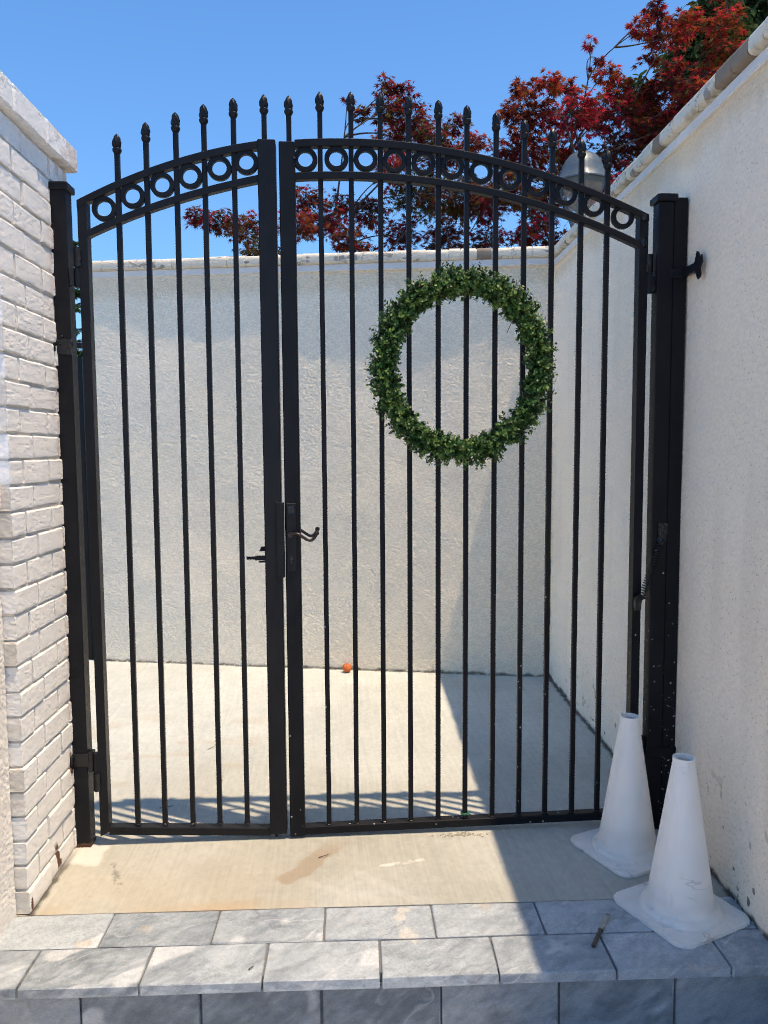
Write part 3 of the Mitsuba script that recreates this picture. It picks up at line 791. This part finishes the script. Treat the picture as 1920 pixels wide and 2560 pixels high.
k = thing('wreath', 'round green boxwood wreath hanging on the pickets of the right gate leaf', 'wreath')
WC, WA, WB, WV = np.array([.347, 1.599]), .249, .266, -.055
th = np.linspace(0, 2 * PI, 120, endpoint=False)
for s in range(5):
    ph = s * 2 * PI / 5
    path = np.stack([WC[0] + (WA - .006 + .016 * np.cos(9 * th + ph)) * np.cos(th), WV + .004 + .016 * np.sin(9 * th + ph), WC[1] + (WB - .006 + .016 * np.cos(9 * th + ph)) * np.sin(th)], 1)
    part(k, 'vine', G(tube(path, .0065, 6, closed=True)), 'vine', smooth=True)
r = np.random.default_rng(21)
pos, xd, nr, sz, cl, stems = [], [], [], [], [], []
for i in range(2300):
    a = r.uniform(0, 2 * PI); c_, s_ = math.cos(a), math.sin(a)
    ctr = np.array([WC[0] + WA * c_, WV, WC[1] + WB * s_])
    rad_dir = np.array([c_ / WA, 0, s_ / WB]); rad_dir /= np.linalg.norm(rad_dir)
    phi = r.uniform(-PI, PI)
    inner = math.cos(phi) < -.45
    thin = .5 + .5 * math.cos(a - 2.9)                      # fuller on the left
    if inner and r.uniform() < (.22 - .2 * thin): continue
    d = rad_dir * math.cos(phi) + np.array([0, -1, 0]) * abs(math.sin(phi)) * (1 if r.uniform() < .9 else -.4)
    tang = np.array([-s_ * WA, 0, c_ * WB]); tang /= np.linalg.norm(tang)
    d = d + tang * r.uniform(-.55, .75) + r.normal(0, .28, 3) + np.array([0, 0, .15]); d /= np.linalg.norm(d)
    ln = r.uniform(.022, .062) * (1.12 if not inner else .8)
    base = ctr + d * .004
    nl = r.integers(5, 8)
    tone = r.uniform(0, 1); fresh = r.uniform() < .22
    stems.append(np.stack([base, base + d * ln]))
    e1 = np.cross(d, r.normal(0, 1, 3)); e1 /= np.linalg.norm(e1); e2 = np.cross(d, e1)
    for j in range(nl):
        tt = (j + 1.2) / (nl + .4); tw = j * 2.4
        for q in (0, PI):
            o = math.cos(tw + q) * e1 + math.sin(tw + q) * e2
            x = d * r.uniform(.5, 1.0) + o * r.uniform(.5, .95)
            pos.append(base + d * ln * tt); xd.append(x); nr.append(d * 1.0 - o * .5 + r.normal(0, .2, 3) + np.array([0, 0, .3])); sz.append(r.uniform(.0100, .0155) * (1.0 if tt < .9 else .75))
            b = np.array([.016, .050, .012]) * (1 - tone) + np.array([.052, .125, .028]) * tone
            if fresh or (tt > .85 and r.uniform() < .35): b = np.array([.13, .22, .045]) * r.uniform(.7, 1.1)
            cl.append(b * r.uniform(.75, 1.25))
pos, xd, nr, sz, cl = map(np.array, (pos, xd, nr, sz, cl))
V, TF, C = scatter(small_leaf(), pos, xd, nr, sz, cl, r.uniform(1.15, 1.5, len(pos)))
M = np.stack([GU, GV, [0, 0, 1]], 1); V = V @ M.T + GO
order = np.argsort(-(sz - .12 * pos[:, 1]))
leaf_parts(k, 'leaf', V, TF, C, 'box_leaf', order, 299, 'leaf_mass')
part(k, 'sprig_stems', G(cat([tube(s, [.0011, .0007], 4) for s in stems])), 'vine', kind='stuff')
for i, (a, b, cc) in enumerate([((.512, -.05, 1.79), (.520, -.02, 1.755), (.500, -.03, 1.715)), ((.435, -.07, 1.40), (.47, -.05, 1.405), (.50, -.04, 1.43))]):
    part(k, 'stray_vine', G(tube([a, b, cc], .0012, 5)), 'vine', smooth=True)

# ------------------------------------------------------------------ traffic cones
def make_cone(x, y, rot, label):
    k = thing('traffic_cone', label, 'traffic cone', 'white traffic cones')
    H = .457
    prof = [(.0245, H - .012), (.0262, H - .001), (.0275, H), (.0300, H - .0005), (.0308, H - .004), (.0308, H - .009), (.0300, H - .012)]
    prof += [(.0300 + (.0925 - .0300) * t, H - .012 - (H - .045) * t) for t in np.linspace(.03, 1, 10)]
    prof += [(.0945, .028), (.0975, .0255), (.1025, .0245), (.1065, .0215), (.1088, .0165), (.1095, .0125), (.1130, .0102), (.1150, .0075)]
    outer = lathe(prof, 56)
    inner = lathe([(.088, .010), (.0245, H - .012), (.0245, H - .012)][:2], 40); inner.invert()
    part(k, 'body', cat([outer, inner]).apply_transform(trimesh.transformations.translation_matrix([x, y, .0])), 'cone_plastic', smooth=30)
    from shapely.geometry import box as sbox
    b = sbox(-.1425, -.1425, .1425, .1425).buffer(-.042).buffer(.042, quad_segs=10)
    lo = extrude(b, .0045); up_ = extrude(b.buffer(-.0022), .0035); up_.apply_translation([0, 0, .0044])
    rim = extrude(b.buffer(-.006).difference(b.buffer(-.010)), .0012); rim.apply_translation([0, 0, .0079])
    base = cat([lo, up_, rim]); base.apply_transform(trimesh.transformations.rotation_matrix(rot, [0, 0, 1]))
    base.apply_translation([x, y, .0015])
    part(k, 'base', base, 'cone_plastic', smooth=30)
    return k


make_cone(.925, 2.068, math.radians(24.4), 'white traffic cone standing nearer, half on the blue stone tiles')
make_cone(.892, 2.408, math.radians(24.4), 'white traffic cone standing farther back on the slab, close to the gate')

# ------------------------------------------------------------------ ball, drill bit, small litter
k = thing('toy_basketball', 'tiny orange toy basketball on the slab at the foot of the back wall', 'ball')
bc = np.array([-.066, 4.505, .0275])
part(k, 'skin', trimesh.creation.icosphere(subdivisions=4, radius=.0273).apply_translation(bc), 'ball_rubber', smooth=True)
R = trimesh.transformations.euler_matrix(.5, .7, .3)[:3, :3]
a = np.linspace(0, 2 * PI, 60, endpoint=False); o = np.zeros_like(a); seams = []
for c in (np.stack([np.cos(a), np.sin(a), o], 1), np.stack([np.cos(a), o, np.sin(a)], 1), np.stack([.72 * np.cos(a) * 0 + .62 + .10 * np.cos(2 * a), .78 * np.cos(a), .70 * np.sin(a)], 1), np.stack([-.62 - .10 * np.cos(2 * a), .78 * np.cos(a), .70 * np.sin(a)], 1)):
    c = c / np.linalg.norm(c, axis=1, keepdims=True); seams.append(tube(bc + .0273 * c @ R.T, .0009, 5, closed=True))
for s in seams: part(k, 'seam', s, 'ball_seam', smooth=True)

k = thing('drill_bit', 'worn masonry drill bit lying on the blue stone tiles', 'drill bit')
p0, p1 = np.array([.622, 1.911, .0072]), np.array([.706, 2.044, .0078]); d = p1 - p0; Lb = np.linalg.norm(d); d /= Lb
part(k, 'shank', tube([p0, p0 + d * .002, p0 + d * .036, p0 + d * .038, p0 + d * .042, p0 + d * .078], [.0045, .0056, .0056, .0044, .0056, .0052], 14), 'bit_shank', smooth=40)
e1 = np.array([0, 0, 1.0]); e1 -= d * (e1 @ d); e1 /= np.linalg.norm(e1); e2 = np.cross(d, e1)
ns, na = 60, 20; Vv = []
for i in range(ns):
    s = i / (ns - 1) * (Lb - .078 - .008); 
    for j in range(na):
        a = j / na * 2 * PI; rr = .0074 * (1 - .30 * (.5 + .5 * math.cos(2 * a - s * 2 * PI / .024)) ** 2.2)
        Vv.append(p0 + d * (.078 + s) + rr * (math.cos(a) * e1 + math.sin(a) * e2))
Ff = [[i * na + j, i * na + (j + 1) % na, (i + 1) * na + (j + 1) % na] for i in range(ns - 1) for j in range(na)] + [[i * na + j, (i + 1) * na + (j + 1) % na, (i + 1) * na + j] for i in range(ns - 1) for j in range(na)]
part(k, 'flute', tm(Vv, Ff), 'bit_steel', smooth=True)
part(k, 'tip', cat([tube([p1 - d * .0085, p1 - d * .005, p1], [.0060, .0066, .0018], 14), trimesh.creation.box(extents=[.002, .0145, .007]).apply_transform(trimesh.geometry.align_vectors([0, 0, 1], d)).apply_translation(p1 - d * .004)]), 'bit_shank', smooth=30)

k = thing('wire_tie', 'twisted green wire tie round a picket foot of the right gate leaf', 'wire tie')
a = np.linspace(0, 4 * PI, 60)
part(k, 'coil', G(tube(np.stack([.371 + .0135 * np.cos(a), .013 + .0135 * np.sin(a), .058 + .002 * a / PI], 1), .0018, 6)), 'green_wire', smooth=True)
part(k, 'tail', G(tube([[.3845, .005, .060], [.389, -.012, .066], [.380, -.020, .074]], .0016, 6)), 'green_wire', smooth=True)

r = np.random.default_rng(4); cr = []
for i in range(70):
    x = .345 + .035 * r.normal(); y = 2.528 + .008 * r.normal(); s = r.uniform(.001, .0035)
    m = trimesh.creation.icosphere(subdivisions=1, radius=s); m.apply_scale([r.uniform(.8, 1.5), r.uniform(.8, 1.3), .6]); m = rough(m, s * .4, 200, i); m.apply_translation([x, y, s * .35]); cr.append(m)
P('crumb', (.30, .26, .20), .95)
single('crumbs', cat(cr), 'crumb', 'loose crumbs of mortar on the slab under the right gate leaf', 'mortar crumbs', kind='stuff')

P('dry_twig', (.11, .075, .045), .9)
tw = [((-.72, 2.78), .045, .3, 'bent dry twig left of the other two between left gate and back wall'), ((-.56, 3.02), .05, 2.2, 'thin dry twig on the sunny slab behind the left gate leaf'), ((-.66, 3.35), .04, 1.1, 'small dry twig farthest back on the sunny slab'),
      ((-.115, 2.405), .035, .5, 'short dry twig lying by the brown stain in front of the gate'), ((-.28, 1.872), .018, .9, 'tiny dark twig on the front row of stone tiles')]
for (x, y), L, a, lab in tw:
    q = np.linspace(-1, 1, 7)
    pth = np.stack([x + .5 * L * q * math.cos(a) - .2 * L * q * q * math.sin(a), y + .5 * L * q * math.sin(a) + .2 * L * q * q * math.cos(a), .0022 + .004 * (1 - q * q)], 1)
    m = tube(pth, np.linspace(.0016, .0008, 7), 6)
    if L > .03: m = cat([m, tube([pth[4], pth[4] + [.012, .004, .004]], [.0010, .0006], 5)])
    single('dry_twig', m, 'dry_twig', lab, 'twig', smooth=True)

# ------------------------------------------------------------------ lamp post behind the corner
k = thing('lamp_post', 'weathered grey lantern with a domed ribbed roof behind the wall corner', 'street lamp')
LX, LY, LZ = 1.472, 5.0, 3.045


def hexl(prof, n=6, rot=.35, inset=0):
    m = lathe(prof, n); m.apply_transform(trimesh.transformations.rotation_matrix(rot, [0, 0, 1])); m.apply_translation([LX, LY, LZ]); return m


def dome():
    prof = [(.001, .194), (.030, .191), (.060, .180), (.088, .162), (.110, .138), (.127, .110), (.138, .082), (.147, .054), (.158, .028), (.174, .004), (.174, -.004), (.165, -.005)]
    n = 36
    def fn(a, z, i):
        q = np.mod(a, PI / 3) - PI / 6
        return np.cos(PI / 6) / np.cos(q) * .30 + .70 + .015 * np.exp(-(np.abs(q) - PI / 6) ** 2 / .002)
    m = lathe(prof, n, fn); m.apply_transform(trimesh.transformations.rotation_matrix(.35, [0, 0, 1])); m.apply_translation([LX, LY, LZ]); return m


part(k, 'roof', dome(), 'lamp_metal', smooth=28)
part(k, 'soffit', hexl([(.170, -.003), (.148, -.030), (.138, -.032)]), 'lamp_metal')
hx = lambda i, rr: np.array([LX + rr * math.cos(.35 + i * PI / 3), LY + rr * math.sin(.35 + i * PI / 3), LZ])
for i in range(6):
    a, b, c, d = hx(i, .148) + [0, 0, -.03], hx(i + 1, .148) + [0, 0, -.03], hx(i + 1, .066) + [0, 0, -.272], hx(i, .066) + [0, 0, -.272]
    part(k, 'pane', tm([a, b, c, d], [[0, 1, 2], [0, 2, 3]]), 'lamp_glass_old')
    part(k, 'frame_bar', tube([a, d], [.0065, .0055], 6), 'lamp_metal', smooth=40)
part(k, 'base_cup', hexl([(.001, -.268), (.072, -.268), (.074, -.276), (.058, -.300), (.034, -.318), (.026, -.33)]), 'lamp_metal')
part(k, 'bulb', lathe([(.001, -.26), (.012, -.26), (.012, -.20), (.016, -.19), (.022, -.165), (.018, -.14), (.006, -.12), (.001, -.118)], 18).apply_translation([LX, LY, LZ]), 'lamp_bulb', smooth=40)
part(k, 'pole', lathe([(.028, -.33), (.030, -.5), (.034, -2.6), (.06, -2.7), (.07, -3.08)], 18).apply_translation([LX, LY, LZ]), 'lamp_metal', smooth=40)

# ------------------------------------------------------------------ trees
def bez(a, b, c, n=9):
    t = np.linspace(0, 1, n)[:, None]; return (1 - t) ** 2 * a + 2 * t * (1 - t) * b + t ** 2 * c


def tree(key, base, fork, clusters, bark, tpl, bsdf, density, size, palette, seed, droop=.5, twig=.10, trunk_r=.05, n_single=299, flat=.7, width=1.0):
    """trunk, limbs to every clump, twigs, leaves at the twigs' ends; clumps are (x, y, z, r)"""
    r = np.random.default_rng(seed)
    cl = np.array(clusters, float); base, fork = np.array(base, float), np.array(fork, float)
    limbs, nodes = [], []
    trunk = bez(base, (base + fork) / 2 + [.05, .03, 0], fork, 8)
    for i, c in enumerate(cl):
        ctr = c[:3]
        near = [n for n in nodes if n[2] < ctr[2] - .12 and np.linalg.norm((n - ctr)[:2]) < .8]
        st = min(near, key=lambda n: np.linalg.norm(n - ctr)) if near and i > 3 else fork + r.normal(0, .03, 3)
        mid = (st + ctr) / 2 + np.array([0, 0, .10]) * np.linalg.norm(ctr - st) + r.normal(0, .05, 3)
        if st is not None:
            b = bez(st, mid, ctr); L = np.linalg.norm(ctr - st)
            limbs.append(tube(b, np.linspace(.004 + .006 * min(L, 1.6), .0025, 9), 6)); nodes.append(b[5])
    part(key, 'trunk', cat([tube(trunk, np.linspace(trunk_r, trunk_r * .6, 8), 12)] + limbs), bark, smooth=True)
    pos, xd, nr, sz, co, tws = [], [], [], [], [], []
    for i, c in enumerate(cl):
        nt = max(3, int(density * (c[3] / .15) ** 1.8)); c = c * [1, 1, 1, 1.36]
        pal = palette(r)
        for q in range(nt):
            o = r.normal(0, 1, 3); o *= (r.uniform(.25, 1.0) ** .5) * c[3] / np.linalg.norm(o); o[2] *= flat
            st = c[:3] + o * r.uniform(.0, .35); en = c[:3] + o
            mid = (st + en) / 2 + r.normal(0, .15, 3) * c[3] + [0, 0, .1 * c[3]]
            pts = bez(st, mid, en, 4); tws.append(tube(pts, np.linspace(.0024, .0012, 4), 3, cap=False))
            out = (en - c[:3]); out[2] *= .4; out /= np.linalg.norm(out) + 1e-6
            for j in range(r.integers(4, 8)):
                tt = r.uniform(.35, 1.0); p = pts[0] * (1 - tt) ** 2 + 2 * tt * (1 - tt) * mid + pts[3] * tt ** 2
                h = r.normal(0, 1, 3) * [1, 1, .35]; x = out * .8 + h * .9; x[2] -= droop * r.uniform(.2, 1.2)
                n = np.array([0, 0, 1.0]) + r.normal(0, .45, 3) + out * .3
                x /= np.linalg.norm(x)
                pos.append(p + x * twig * .18); xd.append(x); nr.append(n); sz.append(size * r.uniform(.65, 1.2)); co.append(pal(r))
    part(key, 'twigs', cat(tws), bark, kind='stuff')
    pos, xd, nr, sz, co = map(np.array, (pos, xd, nr, sz, co))
    V, TF, C = scatter(tpl, pos, xd, nr, sz, co, np.full(len(pos), width))
    order = np.argsort(-(sz / np.linalg.norm(pos - eye, axis=1)))
    leaf_parts(key, 'leaf', V, TF, C, bsdf, order, n_single, 'leaf_mass')


def bright_palette(r):
    f = maple_palette(r)
    return lambda q: f(q) * np.array([1.3, 1.08, 1.08])


def maple_palette(r):
    w = r.dirichlet([1.5, 1.5, 1.1, .6])
    cols = np.array([[.36, .030, .046], [.095, .024, .025], [.25, .070, .022], [.105, .098, .030]])
    def f(q): return cols[q.choice(4, p=w)] * q.uniform(.65, 1.3)
    return f


LM = [(-1.14, 5.81, 3.07, .09), (-.99, 5.92, 3.05, .12), (-.87, 6.31, 3.1, .15), (-.38, 6.16, 3.3, .14), (-.43, 5.82, 2.99, .14), (-.23, 6.05, 3.1, .16), (-.1, 6.09, 3.25, .10), (-.02, 5.86, 2.91, .15), (.13, 6.26, 3.23, .15), (-.04, 5.83, 3.91, .04), (.05, 6.02, 3.9, .07), (.25, 6.11, 4.13, .09), (.28, 6.05, 3.93, .14), (.39, 6.16, 4.12, .09), (.51, 6.27, 3.95, .15), (.37, 6.42, 3.87, .17), (.59, 5.95, 3.69, .14), (.81, 6.2, 3.89, .09), (.73, 6.24, 3.66, .18), (.31, 5.95, 3.45, .14), (.88, 5.75, 3.58, .1), (.52, 6.43, 3.43, .24), (.77, 5.96, 3.25, .23), (1.02, 5.97, 3.22, .2), (.4, 6.37, 3.08, .16), (.72, 6.16, 2.99, .17), (1.04, 6.08, 2.97, .15), (.15, 6.0, 2.7, .2), (.55, 6.1, 2.7, .25), (.95, 6.1, 2.65, .25), (-.35, 6.0, 2.65, .18), (-.75, 6.1, 2.85, .14)]
RM = [(1.28, 5.89, 4.04, .09), (1.33, 5.37, 3.83, .08), (1.58, 5.84, 4.0, .10), (1.25, 5.61, 3.72, .18), (1.5, 5.41, 3.64, .18), (1.23, 5.81, 3.54, .17), (1.56, 6.0, 3.58, .2), (1.1, 5.5, 3.16, .18), (1.44, 5.79, 3.2, .19), (1.28, 5.56, 2.9, .15), (1.78, 5.87, 4.36, .04), (1.83, 5.86, 4.24, .04), (1.77, 5.5, 3.96, .08), (2.01, 5.93, 4.06, .11), (1.89, 5.81, 3.81, .19), (2.14, 5.83, 3.86, .13), (2.04, 5.92, 3.59, .2), (2.09, 5.65, 4.35, .08), (2.28, 5.88, 4.59, .1), (2.39, 5.96, 4.45, .13), (2.28, 5.42, 4.26, .1), (2.24, 5.94, 4.27, .06), (2.33, 5.63, 4.09, .07), (2.25, 5.69, 3.95, .12), (2.39, 5.45, 3.82, .15), (2.66, 5.84, 4.12, .10), (2.62, 5.55, 4.31, .13), (2.86, 5.96, 4.64, .06), (2.62, 5.54, 4.13, .12), (2.25, 5.74, 3.68, .19), (2.37, 5.63, 3.67, .15), (1.5, 5.7, 2.75, .22), (1.85, 5.8, 3.2, .24), (2.2, 5.8, 3.3, .25), (2.6, 5.7, 3.8, .22), (2.0, 5.7, 2.8, .25), (2.72, 5.8, 4.72, .07), (2.35, 5.7, 4.85, .13)]
k = thing('maple_tree', 'lower red leaved maple rising behind the back wall, reaching left past the gate middle', 'tree')
tree(k, (.5, 6.15, -.03), (.42, 6.12, 2.2), LM, 'bark_maple', palmate(), 'maple_leaf', 74, .043, maple_palette, 31)
k = thing('maple_tree', 'taller red leaved maple rising behind the right wall, up to the top edge', 'tree')
tree(k, (2.0, 5.8, -.03), (1.95, 5.78, 2.3), RM, 'bark_maple', palmate(), 'maple_leaf', 74, .047, bright_palette, 37)


def green_palette(r):
    t = r.uniform(0, 1)
    def f(q): return (np.array([.05, .09, .03]) * (1 - t) + np.array([.16, .20, .11]) * t) * q.uniform(.6, 1.35)
    return f


GT = [(3.58, 8.09, 5.66, .19), (3.35, 7.76, 5.27, .19), (3.56, 7.74, 5.61, .21), (4.07, 8.2, 5.73, .27), (4.27, 8.2, 5.87, .27), (3.96, 8.05, 5.33, .27), (4.35, 8.34, 5.62, .28), (3.6, 7.76, 5.36, .23), (3.48, 8.28, 5.34, .2), (3.58, 7.74, 4.95, .23), (4.18, 8.37, 5.25, .23), (2.97, 8.1, 5.02, .15), (3.07, 8.09, 4.74, .15), (4.43, 8.38, 5.35, .2), (4.27, 8.23, 6.21, .3), (3.98, 8.23, 6.16, .27), (3.3, 8.0, 4.5, .3), (3.8, 8.1, 4.7, .35), (4.6, 8.2, 4.9, .35), (4.7, 8.3, 6.0, .3)]
k = thing('leafy_tree', 'green glossy leaved tree at the top right corner, behind the red maple', 'tree')
tree(k, (4.1, 8.3, -.03), (4.05, 8.25, 3.6), GT, 'bark_grey', small_leaf(), 'green_leaf', 75, .085, green_palette, 41, droop=1.1, trunk_r=.10, flat=.95, width=1.1)

# cypress seen past the left post
k = thing('cypress_tree', 'feathery green cypress glimpsed between the left gate post and the back wall', 'tree')
r = np.random.default_rng(8)
part(k, 'trunk', tube([[-2.62, 7.05, -.03], [-2.6, 7.03, 1.8], [-2.58, 7.0, 3.3]], [.06, .045, .012], 10), 'bark_grey', smooth=True)
pos, xd, nr, sz, co, br = [], [], [], [], [], []
for i in range(170):
    z = r.uniform(.5, 3.35); a = r.uniform(0, 2 * PI); L = (.50 - .12 * z) * r.uniform(.6, 1.15)
    st = np.array([-2.6, 7.03, z]); d = np.array([math.cos(a), math.sin(a), r.uniform(.15, .6)]); d /= np.linalg.norm(d); en = st + d * L + [0, 0, -.12 * L]
    pts = bez(st, st + d * L * .6 + [0, 0, .05], en, 6); br.append(tube(pts, np.linspace(.006, .0015, 6), 4, cap=False))
    for q in range(34):
        tt = r.uniform(.25, 1); p = (1 - tt) ** 2 * pts[0] + 2 * tt * (1 - tt) * (st + d * L * .6 + [0, 0, .05]) + tt ** 2 * en
        s = 1 if q % 2 else -1; side = np.cross(d, [0, 0, 1]); x = d * .8 + s * side * .7 + r.normal(0, .25, 3) - [0, 0, .25]
        pos.append(p); xd.append(x); nr.append(np.array([0, 0, 1.]) + r.normal(0, .5, 3)); sz.append(r.uniform(.045, .085)); co.append(np.array([.05, .10, .03]) * r.uniform(.5, 1.7))
part(k, 'branches', cat(br), 'bark_grey', kind='stuff')
pos, xd, nr, sz, co = map(np.array, (pos, xd, nr, sz, co))
V, TF, C = scatter(small_leaf(), pos, xd, nr, sz, co, np.full(len(pos), .5))
leaf_parts(k, 'frond', V, TF, C, 'green_leaf', np.argsort(-sz), 120, 'frond_mass')

# black iron fence that continues left from the back wall
k = thing('iron_fence', 'black iron fence with a post at the left end of the back wall', 'fence')
FO = np.array([-1.748, 4.90, 0.0])
part(k, 'post', frame(box(-.004, .040, -.02, .024, -.03, 1.93, .003), FO, np.array([1., 0, 0]), np.array([0, 1., 0])), 'black_paint')
for z in (1.99, 1.80, .10): part(k, 'rail', frame(box(-1.6, .0385 if z > 1.9 else -.005, -.012, .014, z, z + .03, .002), FO, np.array([1., 0, 0]), np.array([0, 1., 0])), 'black_paint')
for i in range(14): part(k, 'picket', frame(box(-.115 - i * .108, -.099 - i * .108, -.008, .008, .06, 2.10, .0015), FO, np.array([1., 0, 0]), np.array([0, 1., 0])), 'black_paint')

# grass beyond the fence
r = np.random.default_rng(14); n = 9000
pos = np.stack([r.uniform(-4.5, -1.4, n), r.uniform(5.25, 9.0, n), np.full(n, -.03)], 1)
xd = np.stack([r.normal(0, .35, n), r.normal(0, .35, n), np.ones(n)], 1); nr = np.stack([r.normal(0, 1, n), r.normal(0, 1, n), np.zeros(n)], 1)
co = np.array([.07, .13, .025]) * r.uniform(.5, 1.6, (n, 1)) * np.where(r.uniform(size=(n, 1)) < .15, [[1.6, 1.1, .8]], [[1, 1, 1]])
V, TF, C = scatter((np.array([[0, -.06, 0], [0, .06, 0], [.6, .04, .05], [.6, -.04, .05], [1, 0, .15]]), np.array([[0, 1, 2], [0, 2, 3], [3, 2, 4]])), pos, xd, nr, r.uniform(.05, .12, n), co)
f = (TF[None] + (np.arange(n) * 5)[:, None, None]).reshape(-1, 3)
single('grass', tm(V.reshape(-1, 3), f), 'green_leaf', 'green grass of the garden beyond the fence', 'grass', kind='stuff', color=C.reshape(-1, 3))
